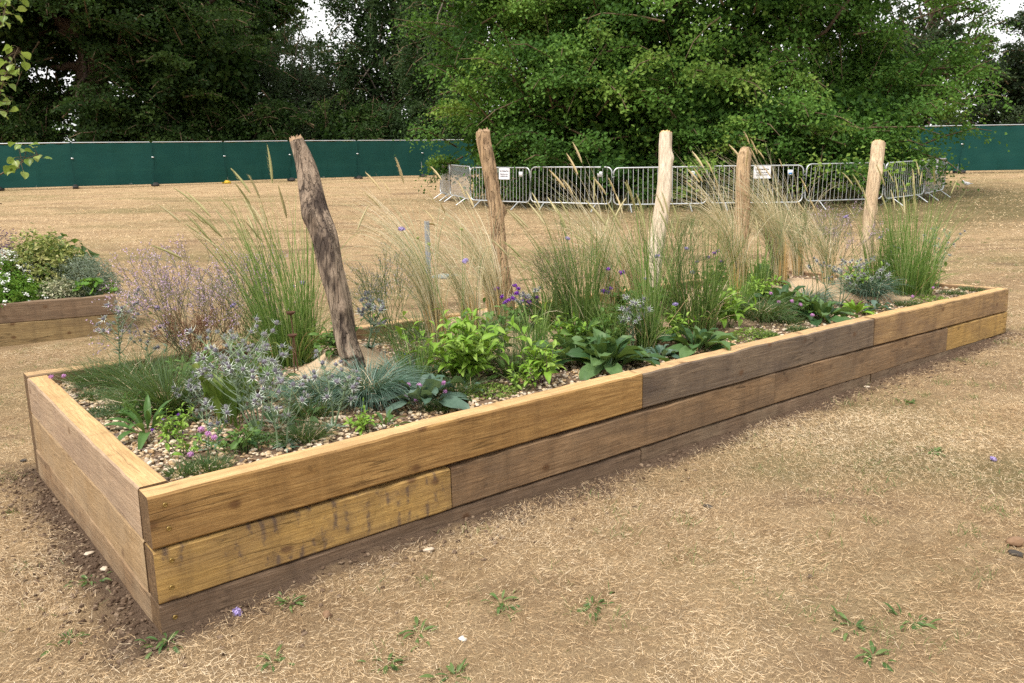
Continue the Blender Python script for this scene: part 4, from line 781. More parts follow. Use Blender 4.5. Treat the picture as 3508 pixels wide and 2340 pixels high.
def reed(label,xy,h,n,heads,seed,lean=.15,spread=.10,mat=GRASS,fan=.45,name='tall_grass',wind=.06,sh=SH,low=.5):
    r=np.random.default_rng(seed); th=place(name,label,'grass',xy,'tall green grasses in the long bed'); mb=MB()
    n=int(n*1.2); spread*=1.15; a=r.uniform(0,2*pi,n); b_=np.stack([spread*np.sqrt(r.uniform(0,1,n))*np.cos(a),spread*np.sqrt(r.uniform(0,1,n))*np.sin(a),0*a],-1)
    az=a+r.normal(0,.9,n); L=h*(.22+.75*r.uniform(0,1,n)**1.4); t0=np.abs(r.normal(.07,.13,n)); t1=t0+np.abs(r.normal(fan*.6,.34,n))
    add_blades(mb,r,b_,az,L,t0,t1,r.uniform(.0042,.0085,n),6,wind=LEFT*wind)
    k=int(n*low); a=r.uniform(0,2*pi,k); b_=np.stack([spread*1.1*np.cos(a)*r.uniform(0,1,k),spread*1.1*np.sin(a)*r.uniform(0,1,k),0*a],-1)
    add_blades(mb,r,b_,a+r.normal(0,.5,k),h*r.uniform(.15,.42,k),r.uniform(.1,.6,k),r.uniform(.6,2.0,k),r.uniform(.004,.008,k),6)
    k=n//8; a=r.uniform(0,2*pi,k); add_blades(mb,r,np.stack([spread*np.cos(a)*r.uniform(0,1,k),spread*np.sin(a)*r.uniform(0,1,k),0*a],-1),a+r.normal(0,.6,k),h*r.uniform(.12,.55,k),r.uniform(.05,.7,k),r.uniform(.5,2.2,k),.005,6,mat=1)
    mb.build('blades',[mat,STRAW],th,kind='stuff')
    if not heads: return th
    st=MB(); a=r.uniform(0,2*pi,heads); b_=np.stack([spread*.7*np.cos(a),spread*.7*np.sin(a),0*a],-1)
    az=np.where(r.uniform(size=heads)<.65,LANG+r.normal(0,.5,heads),r.uniform(0,2*pi,heads)); L=h*r.uniform(.66,1.0,heads); t0=np.abs(r.normal(lean*.4,.10,heads)); t1=t0+np.abs(r.normal(lean*.9,.25,heads))
    P=add_blades(st,r,b_,az,L,t0,t1,.0068,8,wind=LEFT*wind*.7,twist=.6,shape=.2); st.build('stalks',mat,th,kind='stuff')
    for k in range(heads):
        d=P[k,-1]-P[k,-2]; o=link('seed_head',sh[r.integers(2)],th,P[k,-1]-d/np.linalg.norm(d)*.01,scale=r.uniform(.8,1.25)); aim(o,d+np.array([*LEFT*.15,0])*np.linalg.norm(d))
    return th
def marram(label,xy,h,n,heads,seed,wind=.30,spread=.055,green=.35):
    r=np.random.default_rng(seed); th=place('marram_grass',label,'grass',xy,'pale marram grass clumps in the long bed'); mb=MB()
    n=int(n*.95); a=r.uniform(0,2*pi,n); q_=np.sqrt(r.uniform(0,1,n)); b_=np.stack([spread*q_*np.cos(a),spread*q_*np.sin(a),0*a],-1)
    az=np.where(r.uniform(size=n)<.78,LANG+r.normal(0,.5,n),r.uniform(0,2*pi,n)); L=h*r.uniform(.55,1.12,n); t0=np.abs(r.normal(.05,.05,n)); t1=t0+np.abs(r.normal(1.05,.5,n))
    g=r.uniform(size=n)<green
    add_blades(mb,r,b_[~g],az[~g],L[~g],t0[~g],t1[~g],r.uniform(.0045,.0085,(~g).sum()),8,wind=LEFT*wind*.5,power=2.0,mat=0)
    add_blades(mb,r,b_[g],az[g],L[g],t0[g],t1[g]+.2,r.uniform(.0042,.0075,g.sum()),8,wind=LEFT*wind*.5,power=2.,mat=1)
    mb.build('blades',[MARR,MARRG],th,kind='stuff')
    st=MB(); k=int(n*.5); a=r.uniform(0,2*pi,k); q_=np.sqrt(r.uniform(0,1,k)); b_=np.stack([spread*q_*np.cos(a),spread*q_*np.sin(a),0*a],-1); add_blades(st,r,b_,a,h*r.uniform(.14,.42,k),r.uniform(0,.14,k),r.uniform(.02,.3,k),r.uniform(.003,.0055,k),3,shape=.3,wind=LEFT*.05); st.build('base_stems',MARRB,th,kind='stuff')
    if heads:
        s2=MB(); a=r.uniform(0,2*pi,heads); P=add_blades(s2,r,np.stack([spread*.5*np.cos(a),spread*.5*np.sin(a),0*a],-1),LANG+r.normal(0,.7,heads),h*r.uniform(.8,1.15,heads),.05,r.uniform(.25,.75,heads),.0038,8,wind=LEFT*wind*.35,power=1.8,shape=.2); s2.build('stalks',MARR,th,kind='stuff')
        for k in range(heads):
            d=P[k,-1]-P[k,-2]; o=link('seed_head',SHP[r.integers(2)],th,P[k,-1],scale=r.uniform(.8,1.2)); aim(o,d)
    return th
def fescue(label,xy,h,n,seed,mat=FESB,w=.0024,spread=.05,name='fescue',arch=1.5,group='low fescue tufts in the long bed',lr=(.8,1.5),wind=0):
    r=np.random.default_rng(seed); th=place(name,label,'grass',xy,group); mb=MB(); a=r.uniform(0,2*pi,n); q_=np.sqrt(r.uniform(0,1,n)); b_=np.stack([spread*q_*np.cos(a),spread*q_*np.sin(a),0*a],-1)
    t0=np.clip(np.abs(r.normal(.2,.3,n))+q_*.3,0,1.2); add_blades(mb,r,b_,a+r.normal(0,.35,n),h*r.uniform(*lr,n),t0,t0+np.abs(r.normal(arch,.35,n)),w*r.uniform(.7,1.4,n),6,power=1.1,wind=LEFT*wind); k=n//9; a=r.uniform(0,2*pi,k); add_blades(mb,r,b_[:k],a,h*r.uniform(.3,1.25,k),r.uniform(.2,1.3,k),r.uniform(.9,2.1,k),w*1.2,5,mat=1); mb.build('blades',[mat,STRAW],th,kind='stuff'); return th
def ball_head(name,R,mat,seed,spiky=.35,n=60,flat=1.0):
    """round flower head of many small petals"""
    r=np.random.default_rng(seed); mbx=MB(); mbx.add(ICO_V*R*.75*[1,1,flat],ICO_F,.3); d=r.normal(size=(n,3)); d/=np.linalg.norm(d,axis=1,keepdims=True); leaf_quads(mbx,r,d*R*[1,1,flat]*r.uniform(.75,1.08,(n,1)),R*.55*np.ones(n),d+r.normal(0,spiky,(n,3)),.7); return mbx.mesh(name,mat,False)
PINK=plant_mat('thrift_pink',[(.50,.20,.48),(.62,.30,.60),(.72,.42,.70)],.2,.6); LILAC=plant_mat('scabious_lilac',[(.34,.26,.58),(.44,.35,.68),(.55,.46,.75)],.2,.6); VIOLET=plant_mat('statice_violet',[(.16,.02,.36),(.25,.04,.50),(.36,.10,.62)],.2,.6); BUD=plant_mat('green_bud',[(.26,.32,.10),(.40,.42,.15)],.2); SKYB=plant_mat('blue_petal',[(.05,.07,.42),(.10,.13,.58)],.2)
HP=[ball_head('flower',.0125,PINK,s,flat=.8) for s in (1,2)]; HL=[ball_head('flower',.017,LILAC,s,.5,70,.55) for s in (3,4)]; HV=[ball_head('flower',.017,VIOLET,s,.5,60,.6) for s in (5,6)]; HB=[ball_head('bud',.010,BUD,s,.4,40,.7) for s in (7,8)]; HBL=[ball_head('flower',.007,SKYB,s,.6,16,.5) for s in (9,)]
def stems_to(th,offs,mat,R=.0014,seed=0,bend=.02,name='flower_stems',branch=None):
    r=np.random.default_rng(seed); mb=MB()
    for p in offs:
        p=np.array(p,float); root=np.array([r.normal(0,.008),r.normal(0,.008),0]) if branch is None else np.array(branch,float); L=np.linalg.norm(p-root); t=np.linspace(0,1,7)[:,None]
        Q=root+(p-root)*np.concatenate([t**1.25,t**1.25,t**.85],1)+np.array([r.normal(0,bend)*L,r.normal(0,bend)*L,0])*np.sin(t*pi); add_tube(mb,Q,np.linspace(R*1.4,R*.8,7),4)
    mb.build(name,mat,th)
def thrift(label,xy,rad,seed,offs=(),mat=FESG,n=420):
    th=fescue(label,xy,.045,int(n*1.5),seed,mat,.0026,rad*.85,'sea_thrift',.7,'sea thrift cushions in the long bed',(.7,1.5)); th['category']='flowering plant'
    if len(offs):
        stems_to(th,offs,FESG,.0011,seed); r=np.random.default_rng(seed)
        for p in offs: link('flower',HP[r.integers(2)],th,p,(r.normal(0,.3),r.normal(0,.3),r.uniform(0,6)),r.uniform(.85,1.2))
    return th
# sea holly
HOLST=plant_mat('sea_holly_stem',[(.17,.25,.13),(.26,.33,.20)],.1,.6); HOLLF=plant_mat('sea_holly_leaf',[(.10,.17,.11),(.18,.25,.18),(.30,.36,.29)],.15,.5); HOLBR=plant_mat('sea_holly_bract',[(.40,.46,.38),(.58,.63,.54),(.74,.77,.70)],.1,.5); HOLHD=plant_mat('sea_holly_cone',[(.15,.14,.17),(.22,.205,.25),(.30,.28,.33)],.05,.7)
def holly_head(seed,R=.0080,bl=.030):
    r=np.random.default_rng(seed); mbx=MB(); d=r.normal(size=(46,3)); d/=np.linalg.norm(d,axis=1,keepdims=True); mbx.add(ICO_V*R*[1,1,1.15]+[0,0,R],ICO_F,.3,0); leaf_quads(mbx,r,d*R*[1,1,1.15]+[0,0,R],R*.5*np.ones(46),r.normal(size=(46,3)),.5,mat=0)
    n=8; a=np.arange(n)/n*2*pi+r.uniform(0,1); add_blades(mbx,r,np.zeros((n,3)),a,bl*r.uniform(.7,1.2,n),r.uniform(.9,1.35,n),r.uniform(.8,1.5,n),.0050,3,mat=1,twist=.3,shape=.8); return mbx.mesh('flower_head',[HOLHD,HOLBR],False)
HH=[holly_head(s) for s in (1,2,3)]
def sea_holly(label,xy,h,nstem,nh,seed,spread=.5,green=False,base=True):
    r=np.random.default_rng(seed); th=place('sea_holly',label,'flowering plant',xy,'spiny sea hollies in the long bed'); st=MB(); lf=MB(); hp=[]
    for s in range(nstem):
        a=r.uniform(0,2*pi); ln=(.14+.34*r.uniform())*(s>0 or .4); H=h*r.uniform(.82,1.0); t=np.linspace(0,1,8)[:,None]; r0=np.array([r.normal(0,.018),r.normal(0,.018),0]); S=r0+t*np.array([math.cos(a)*ln*H,math.sin(a)*ln*H,H])+np.sin(t*pi)*r.normal(0,.02,3)*[1,1,0]; add_tube(st,S,np.linspace(.0046,.0022,8),5); hp.append((S[-1],(0,0,1)))
        per=max(2,nh//nstem); 
        for k in range(per):
            f=.30+.68*(k+.5)/per; p=np.array([np.interp(f,t[:,0],S[:,c_]) for c_ in range(3)]); az=k*2.4+r.normal(0,.3); L=H*spread*(.95-.5*f)*r.uniform(.6,1.2); e=p+np.array([math.cos(az)*L*.8,math.sin(az)*L*.8,L*r.uniform(.45,.95)]); Q=curve(p,e,(0,0,-.06*L),5,r); add_tube(st,Q,np.linspace(.0026,.0014,5),4); hp.append((e,e-p))
            if L>.05:
                for q_ in range(r.integers(1,3)):
                    m_=Q[2+q_%2]; az2=az+r.choice([-1,1])*r.uniform(.5,1.1); l2=L*r.uniform(.35,.6); e2=m_+np.array([math.cos(az2)*l2*.7,math.sin(az2)*l2*.7,l2*.8]); add_tube(st,[m_,(m_+e2)/2-[0,0,.003],e2],[.0018,.0015,.0012],4); hp.append((e2,e2-m_))
            n=8; add_blades(lf,r,np.repeat(p[None],n,0),az+r.normal(0,1.1,n),r.uniform(.025,.05,n)*(1.2-.4*f),r.uniform(.7,1.2,n),r.uniform(1.0,1.8,n),.008,3,twist=.4,shape=.8)
    if base:
        n=16; a=r.uniform(0,2*pi,n); add_blades(lf,r,np.zeros((n,3))+[0,0,.006],a,r.uniform(.05,.09,n),r.uniform(.9,1.3,n),r.uniform(1.5,1.9,n),.020,4,twist=.3,shape=.7)
    st.build('stems',HOLST,th); lf.build('spiny_leaves',HOLLF,th,kind='stuff')
    for p,d in hp:
        o=link('flower_head',HH[r.integers(3)],th,p,scale=r.uniform(.75,1.2)); aim(o,np.array(d)/np.linalg.norm(d)+r.normal(0,.25,3))
    return th
def haze(name,label,xy,h,n,seed,stem,bloom,lean=0.,depth=4,wide=.7,fl=.006,bare=.25,dense=1.,Lf=(.62,.8)):
    """airy branching plant (sea lavender): forked wiry stems ending in tiny florets"""
    r=np.random.default_rng(seed); th=place(name,label,'flowering plant',xy); st=MB(); tips=[]
    def grow(p,d,L,lv):
        d=d/np.linalg.norm(d); e=p+d*L; m_=(p+e)/2+r.normal(0,.03,3)*L; R=.0017*.68**(depth-lv)+.0004; V,F=tube([p,m_,e],[R*1.25,R*1.1,R],3); st.add(V,F,r.uniform())
        if lv<=1: tips.append((p,e))
        if lv==0: return
        for q_ in range(3 if r.uniform()<.35*dense else 2):
            nd=d+r.normal(0,.42*wide,3)+np.array([*LEFT*lean*.12,.10]); grow(m_+(e-m_)*r.uniform(.3,1) if q_ else e,nd,L*r.uniform(*Lf),lv-1)
    for k in range(n):
        a=r.uniform(0,2*pi); s=abs(r.normal(0,.42))*wide; d=np.array([math.cos(a)*s,math.sin(a)*s,1])+np.array([*LEFT*lean,0]); grow(np.array([r.normal(0,.03),r.normal(0,.03),0]),d,h*.36*r.uniform(.75,1.1),depth)
    st.build('stems',stem,th,kind='stuff')
    if bloom:
        fm=MB(); nf=5; A=np.array([t_[0] for t_ in tips]); B=np.array([t_[1] for t_ in tips]); f=r.uniform(.2,1,(len(A),nf,1)); P=(A[:,None]*(1-f)+B[:,None]*f+r.normal(0,.003,(len(A),nf,3))).reshape(-1,3); sel=r.uniform(size=len(P))>bare; P=P[sel]; leaf_quads(fm,r,P,fl*r.uniform(.7,1.3,len(P)),r.normal(0,1,(len(P),3))+[0,0,.5],.8); fm.build('florets',bloom,th,kind='stuff',smooth=False)
    return th
LAVST=plant_mat('lavender_stem',[(.16,.18,.08),(.26,.25,.14),(.34,.28,.21)],.1); LAVFL=plant_mat('lavender_floret',[(.50,.32,.52),(.64,.46,.66),(.76,.60,.76)],.2,.7); REDST=plant_mat('red_stem',[(.20,.07,.05),(.30,.11,.08),(.34,.22,.12)],.1); GRYFL=plant_mat('grey_floret',[(.26,.21,.24),(.38,.32,.36),(.46,.42,.42)],.1,.7); GRNST=plant_mat('wiry_green',[(.09,.15,.04),(.14,.20,.06),(.19,.24,.09)],.1); BRZ=plant_mat('bronze_floret',[(.30,.20,.13),(.38,.27,.19),(.42,.30,.27)],.1)
# broad-leaved rosettes: every leaf its own part
def leafset(nm,stops,L,W,**k):
    mt=plant_mat(nm,stops,.22,.52,.3,src='obj',nf=.6); return [leaf_mesh('leaf',mt,L,W,seed=s,**dict(dict(droop=.9+.35*s,lift=.95-.22*s,petiole=.22,wave=.10,fold=.18),**k)) for s in range(3)]
DG=leafset('broad_dark_leaf',[(.035,.090,.030),(.070,.15,.045),(.13,.22,.075)],.15,.056,wave=.17); MG=leafset('broad_mid_leaf',[(.07,.155,.030),(.11,.205,.045),(.16,.26,.07)],.15,.055,wave=.15); LG=leafset('lance_light_leaf',[(.15,.29,.025),(.22,.38,.04),(.32,.46,.09)],.12,.040,wave=.06,petiole=.1); BG=leafset('blue_green_leaf',[(.06,.125,.085),(.10,.17,.125),(.14,.21,.165)],.14,.06,wave=.17); LN=leafset('tongue_leaf',[(.06,.14,.03),(.09,.19,.045)],.17,.030,petiole=.12,wave=.04); CH=leafset('beet_leaf',[(.10,.18,.03),(.16,.25,.04),(.20,.24,.06)],.20,.075,wave=.2,droop=.5,lift=1.35,petiole=.3)
def rosette(label,xy,R,n,seed,leaves,name='leaf_rosette',tilt=(.1,1.0),offs=(),heads=None,stemmat=None,flat=1.0,cat='plant'):
    r=np.random.default_rng(seed); th=place(name,label,cat,xy,'broad-leaved rosettes in the long bed')
    n=int(n*1.25)
    for k in range(n):
        f=k/n; a=k*2.4+r.normal(0,.25); s=.84*R/.13*(.65+.5*(1-f))*r.uniform(.85,1.15); q_=.012+.03*(1-f)*R/.13
        m_=leaves[0] if f>.66 else leaves[1] if f>.3 else leaves[2]
        reach=xy[1]+s*.13*math.sin(a); lift_=0
        if reach<.13:                                   # leaves by the front timber stand up or stay short
            s*=max(.55,min(1,(xy[1]-.06)/max(s*.13*-math.sin(a),.01))); lift_=.45
        o=link('leaf',m_,th,(q_*math.cos(a),q_*math.sin(a),.008+.02*f),(r.normal(0,.18),-(.05+.40*f*flat)-lift_+r.normal(0,.1),a),(s,s*r.uniform(.85,1.15),s))
    if len(offs):
        stems_to(th,offs,stemmat or GRNST,.0012,seed)
        for p in offs: link('flower',heads[r.integers(len(heads))],th,p,(r.normal(0,.4),r.normal(0,.4),0),r.uniform(.85,1.2))
    return th
def leafy(label,xy,h,ns,nl,seed,leaves,name='leafy_perennial',spread=.35,ls=1.0,offs=(),heads=None,stemmat=None,sR=.0022):
    """upright stems with leaves all the way up, every leaf its own part"""
    r=np.random.default_rng(seed); th=place(name,label,'plant',xy); st=MB()
    for s in range(ns):
        a=r.uniform(0,2*pi); q_=abs(r.normal(0,spread)); H=h*r.uniform(.6,1.0); t=np.linspace(0,1,7)[:,None]; S=np.array([r.normal(0,.02),r.normal(0,.02),0])+t*np.array([math.cos(a)*q_*H,math.sin(a)*q_*H,0])+np.array([0,0,H])*t**.9; add_tube(st,S,np.linspace(sR,sR*.5,7),4)
        for k in range(nl):
            f=.12+.88*(k+1)/nl; p=[np.interp(f,t[:,0],S[:,c_]) for c_ in range(3)]; sc_=ls*(1.05-.55*f)*r.uniform(.75,1.2)
            link('leaf',leaves[r.integers(3)],th,p,(r.normal(0,.25),-r.uniform(-.35,.45)*1-(.5 if f>.95 else 0),k*2.4+s+r.normal(0,.3)),sc_)
    st.build('stems',stemmat or GRNST,th)
    if len(offs):
        stems_to(th,offs,GRNST,.0013,seed)
        for p in offs: link('flower',heads[r.integers(len(heads))],th,p,(r.normal(0,.4),r.normal(0,.4),0),r.uniform(.85,1.2))
    return th
def creeper(label,xy,R,n,seed,mat,name='creeping_plant',h=.04):
    r=np.random.default_rng(seed); th=place(name,label,'plant',xy); mb=MB(); q_=np.sqrt(r.uniform(0,1,n)); a=r.uniform(0,2*pi,n); x=R*q_*np.cos(a)*1.5*.774+R*q_*np.sin(a)*.3; y=-R*q_*np.cos(a)*.5+R*q_*np.sin(a)*.8
    z=h*(1-q_**2)*r.uniform(.3,1.1,n)+bedz(xy[0]+x,xy[1]+y)-bedz(*xy)+.01; leaf_quads(mb,r,np.stack([x,y,z],-1),r.uniform(.012,.026,n),r.normal(0,.5,(n,3))+[0,0,.8],.45); mb.build('foliage',mat,th,kind='stuff',smooth=False)
    s=MB()
    for k in range(18): s.add(*tube([(0,0,.005),(x[k]*.5,y[k]*.5,h*.5),(x[k],y[k],z[k])],.0012,3))
    s.build('runners',GRNST,th); return th

# ---- tall grasses
reed('tall feathery grass with long seed heads, left of the leaning grey post',(1.268, 1.699),1.129,420,24,1,lean=.34,spread=.13,wind=.12,fan=.5)
reed('tall dark green grass with fox-brown seed heads, right of the tan post',(2.936, 0.994),0.924,250,11,2,lean=.2,spread=.11,mat=GRASSD,fan=.7)
reed('slim green grass clump in front of the pale post',(3.123, 0.602),1.016,150,9,3,lean=.1,spread=.06,fan=.2,low=.2)
reed('thick dark green grass clump right of the pale post',(3.695, 0.696),0.881,330,7,4,lean=.12,spread=.13,mat=GRASSD,fan=.7)
reed('wide green grass clump with many upright seed heads at the far end',(6.186, 0.417),1.004,420,20,5,lean=.2,spread=.16,fan=.6,wind=-.03)
reed('green grass tucked behind the straw-coloured post',(6.037, 0.62),0.736,170,2,6,lean=.1,spread=.09,fan=.2)
# ---- marram
marram('pale marram grass clump between the leaning post and the tan post',(2.107, 1.415),1.012,230,4,11)
marram('pale marram grass clump just left of the tan post',(2.625, 1.466),0.953,180,3,12)
marram('pale marram grass clump between the tan and pale posts',(3.299, 1.06),0.971,170,4,13,green=.15)
marram('straw marram clump standing against the brown post',(4.804, 1.137),1.096,260,7,14,green=.25)
marram('broad marram clump right of the brown post',(5.364, 1.113),1.096,300,5,15)
marram('narrow marram clump furthest right on the sand ridge',(7.058, 1.969),1.192,170,3,16,green=.45)
# ---- airy plants
haze('sea_lavender','wide cloud of mauve sea lavender at the left end',(0.837, 2.117),0.744,20,21,LAVST,LAVFL,lean=.35,wide=1.0,fl=.0085,bare=.15)
haze('sea_lavender','mauve sea lavender behind the tall feathery grass',(1.229, 2.139),0.73,16,22,LAVST,LAVFL,wide=.8,fl=.007,bare=.35)
haze('sea_lavender','mauve sea lavender mingling with the red-stemmed plant',(0.999, 1.997),0.655,9,20,LAVST,LAVFL,lean=.1,wide=.9,fl=.007,bare=.35)
haze('red_seepweed','red-stemmed wiry plant below the sea lavender',(0.846, 2.03),0.38,20,23,REDST,plant_mat('straw_floret',[(.34,.16,.10),(.46,.36,.20),(.5,.42,.24)],.1),wide=.8,fl=.005,lean=.1)
haze('sea_lavender','faded grey sea lavender right of the leaning post',(1.779, 1.271),0.671,11,24,GRNST,GRYFL,lean=.3,wide=.85,fl=.006)
haze('wiry_herb','bronze wiry plant inside the dark grass right of the tan post',(2.888, 1.005),0.642,12,25,GRNST,BRZ,wide=.9,fl=.0055,lean=.15)
haze('wiry_herb','dark wiry green plant right of the pale post',(3.577, 0.7),0.797,11,26,GRNST,None,wide=.75,lean=.1)
haze('wiry_herb','tall bronze-green wiry plant left of the straw-coloured post',(5.088, 0.616),0.877,5,27,GRNST,BRZ,wide=.75,fl=.005,bare=.5)
haze('sea_lavender','pale lilac sea lavender behind the bronze wiry plant',(5.869, 0.868),0.67,8,28,LAVST,LAVFL,wide=.8,fl=.007)
haze('wiry_herb','fine green wiry plant behind the bronze one',(7.042, 1.625),0.755,7,29,GRNST,BRZ,wide=.7,fl=.005)
# ---- sea hollies
sea_holly('tall sea holly leaning out over the left back corner',(0.471, 2.139),0.404,1,14,31,.6)
sea_holly('small sea holly behind the dark fescue at the left',(0.641, 2.185),0.24,2,10,32,.5)
sea_holly('largest silver sea holly near the front of the bed',(0.569, 0.492),0.407,6,44,33,.7)
sea_holly('slim sea holly right of the largest one',(0.606, 0.291),0.287,2,14,34,.5)
sea_holly('silver sea holly in front of the blue fescue mounds',(0.88, 0.42),0.283,2,15,35,.55)
sea_holly('short sea holly nearest the left front corner',(0.378, 0.477),0.183,2,8,36,.45)
sea_holly('dull blue sea holly close behind the leaning post',(1.483, 1.141),0.284,4,18,37,.5)
sea_holly('silver sea holly in front of the slim green grass',(3.019, 0.62),0.3,4,20,38,.6)
sea_holly('dark sea holly under the violet statice flowers',(2.772, 1.332),0.245,4,12,39,.5)
sea_holly('grey sea holly left of the blue fescue by the straw-coloured post',(5.438, 0.621),0.349,4,20,40,.55)
sea_holly('grey sea holly in front of the straw-coloured post',(5.72, 0.485),0.335,2,12,41,.45)
sea_holly('faint sea holly at the right side of the far grass clump',(7.022, 0.574),0.52,3,14,42,.55)
# ---- fescues
fescue('dark green arching fescue tuft at the left end',(0.413, 1.145),0.273,900,51,FESG,.0028,.06,arch=.8,wind=.05)
fescue('sprawling dark grass behind the left fescue tuft',(0.492, 1.881),.21,900,52,FESG,.0026,.14,arch=1.2,wind=.12)
fescue('blue fescue mound at the left foot of the sand heap',(1.043, 0.871),0.17,1000,53,FESB,.0026,.07)
fescue('large blue fescue mound draping towards the front timber',(1.218, 0.7),0.228,1700,54,FESB,.0028,.085)
fescue('blue fescue mound at the foot of the straw-coloured post',(5.814, 0.577),0.223,700,55,FESB,.0035,.10)
fescue('green fescue mound between light leafy plant and dark rosette',(4.309, 0.59),0.232,800,56,FESG,.003,.10)
fescue('blue-green fescue mound on the sand ridge',(5.126, 0.722),0.212,700,57,FESB,.0032,.10)
fescue('fine dark feathery tuft left of the purple-stemmed leafy plant',(2.059, 0.617),0.307,300,58,FESG,.0024,.05,arch=.6)
fescue('loose green grass behind the leaning post',(2.049, 1.863),.14,300,59,FESG,.0024,.12,arch=1.1)
# ---- thrifts
thrift('small sea thrift cushion by the left timber',(0.233, 1.763),.08,61,[(-0.156, 0.157, 0.114), (-0.106, 0.117, 0.118), (-0.071, 0.06, 0.008)])
thrift('flat sea thrift cushion in the gravel at the left',(0.226, 1.272),.09,62)
thrift('sea thrift cushion against the front timber near the left corner',(0.284, 0.252),.09,63,[(-0.043, 0.05, 0.057), (0.001, 0.038, 0.148), (0.018, 0.019, 0.13), (0.034, 0.003, 0.118)])
thrift('thin sea thrift cushion touching the front timber at the left corner',(0.189, 0.25),.055,64,n=160)
thrift('sea thrift with pink balls in front of the broad dark rosette',(1.416, 0.388),.09,65,[(-0.115, 0.111, 0.067), (-0.098, 0.111, 0.119), (-0.06, 0.079, 0.114), (-0.014, 0.014, 0.01), (0.03, 0.008, 0.125), (0.031, -0.003, 0.084), (0.042, -0.021, 0.054), (-0.08, 0.079, 0.05)])
thrift('sea thrift cushion below the dark rosette on the right',(4.439, 0.438),.09,66,[(-0.07, 0.113, 0.214), (-0.036, 0.069, 0.152), (-0.077, 0.083, 0.077), (-0.045, 0.05, 0.052), (0.036, 0.011, 0.157), (0.08, -0.032, 0.132), (0.134, -0.095, 0.058)])
thrift('sea thrift cushion beside the yellow-green creeper',(3.905, 0.278),.08,67)
thrift('sea thrift cushion behind the front timber joint',(4.255, 0.256),.07,68)
thrift('sea thrift cushion halfway along the far front timber',(5.821, 0.254),.10,69,[(0.045, -0.018, 0.074), (0.181, -0.112, 0.14)])
thrift('sea thrift cushion second from the far right corner',(6.604, 0.235),.10,70)
thrift('sea thrift cushion in the far right corner',(7.034, 0.249),.10,71)
# ---- rosettes
rosette('red-stemmed beet with wavy upright leaves beside the largest sea holly',(0.552, 0.753),0.21,13,81,CH,flat=.6)
rosette('drooping dark leaves in front of the sand heap',(0.843, 0.621),.10,9,82,DG)
rosette('broad blue-green rosette among pink thrift flowers',(1.384, 0.48),0.233,18,83,BG)
rosette('flat tongue-leaved rosette hanging on the front timber',(1.065, 0.293),.10,8,84,LN,flat=.2)
rosette('big glossy broad-leaved rosette beside the golden timber joint',(2.548, 0.399),0.287,28,85,DG)
rosette('second glossy rosette left of the big one',(2.494, 0.602),0.25,20,86,DG)
rosette('upright fresh green rosette behind the big glossy one',(2.807, 0.824),0.256,10,87,MG,flat=2)
rosette('broad dark rosette below the scabious flower',(3.279, 0.341),0.244,26,88,DG)
rosette('low crinkled dark rosette behind the grey timber',(2.962, 0.363),0.115,16,89,BG)
rosette('dark broad rosette with pink thrift balls on the right',(4.7, 0.664),0.277,22,90,DG)
rosette('glossy dark rosette with one upright leaf near the timber joint',(4.752, 0.375),0.234,20,91,DG)
rosette('small lime green rosette beside the timber joint',(5.281, 0.4),0.174,16,92,LG,flat=1.3)
rosette('flat grey-green rosette in front of the straw-coloured post',(5.485, 0.339),0.129,12,93,BG,flat=.2)
rosette('tongue-leaved rosette with one upright pair in the left gravel',(0.251, 0.895),0.178,13,94,LN,flat=1.4)
rosette('small rosette with bright blue flowers behind the blue fescue',(1.626, 0.938),.09,9,95,LN,offs=[(-0.069, 0.057, 0.001), (-0.046, 0.036, -0.008), (-0.01, 0.006, -0.009), (-0.021, 0.045, 0.106)],heads=HBL,cat='flowering plant')
rosette('dark leafy rosette behind the straw marram clump',(5.281, 1.233),0.22,14,96,DG,flat=1.5)
rosette('single sprawling broad leaves right of the thrift flowers',(1.63, 0.464),.10,5,97,BG,flat=.1)
rosette('low dark leaves at the left back corner',(0.41, 1.989),.09,9,98,DG,flat=.2)
# ---- leafy plants
leafy('large lime green leafy plant in the middle of the bed',(1.746, 0.649),0.386,30,11,101,LG,spread=.62,ls=1.1)
leafy('darker leafy plant behind the lime green one',(2.108, 0.87),0.322,12,8,102,MG,spread=.5,ls=.8)
leafy('small leafy plant with purple stems by the front timber',(2.063, 0.374),0.226,11,8,103,LG,spread=.5,ls=1.0,stemmat=plant_mat('purple_stalk',[(.14,.06,.10),(.2,.1,.12)],.1))
leafy('lime green leafy plant left of the green fescue mound',(3.936, 0.59),0.253,15,7,104,LG,spread=.6,ls=1.15)
leafy('small light plant with purple flowers in the left gravel',(0.291, 0.743),0.16,11,9,105,LG,spread=.55,ls=.42,offs=[(-0.006, 0.028, 0.09), (-0.047, 0.051, 0.049), (0.046, -0.009, 0.11), (0.048, -0.029, 0.038), (0.026, -0.004, 0.066)],heads=[ball_head('flower',.008,VIOLET,55,.5,24,.8)])
leafy('green leafy plant close behind the leaning post',(1.228, 1.075),0.169,14,7,106,MG,spread=.6,ls=.7)
leafy('dark leafy plant with violet flowers left of the straw marram',(4.825, 1.371),0.304,16,8,107,MG,spread=.5,ls=.7,offs=[(-0.001, 0.076, 0.289), (0.045, 0.047, 0.323), (0.07, 0.031, 0.34), (-0.075, 0.128, 0.255), (0.077, 0.002, 0.252)],heads=HV)
leafy('green leaves at the foot of the far grass clump',(6.98, 0.673),0.242,16,7,108,MG,spread=.7,ls=.9)
leafy('small light green shoots behind the left fescue',(1.175, 2.211),.12,5,5,109,LG,spread=.4,ls=.5)
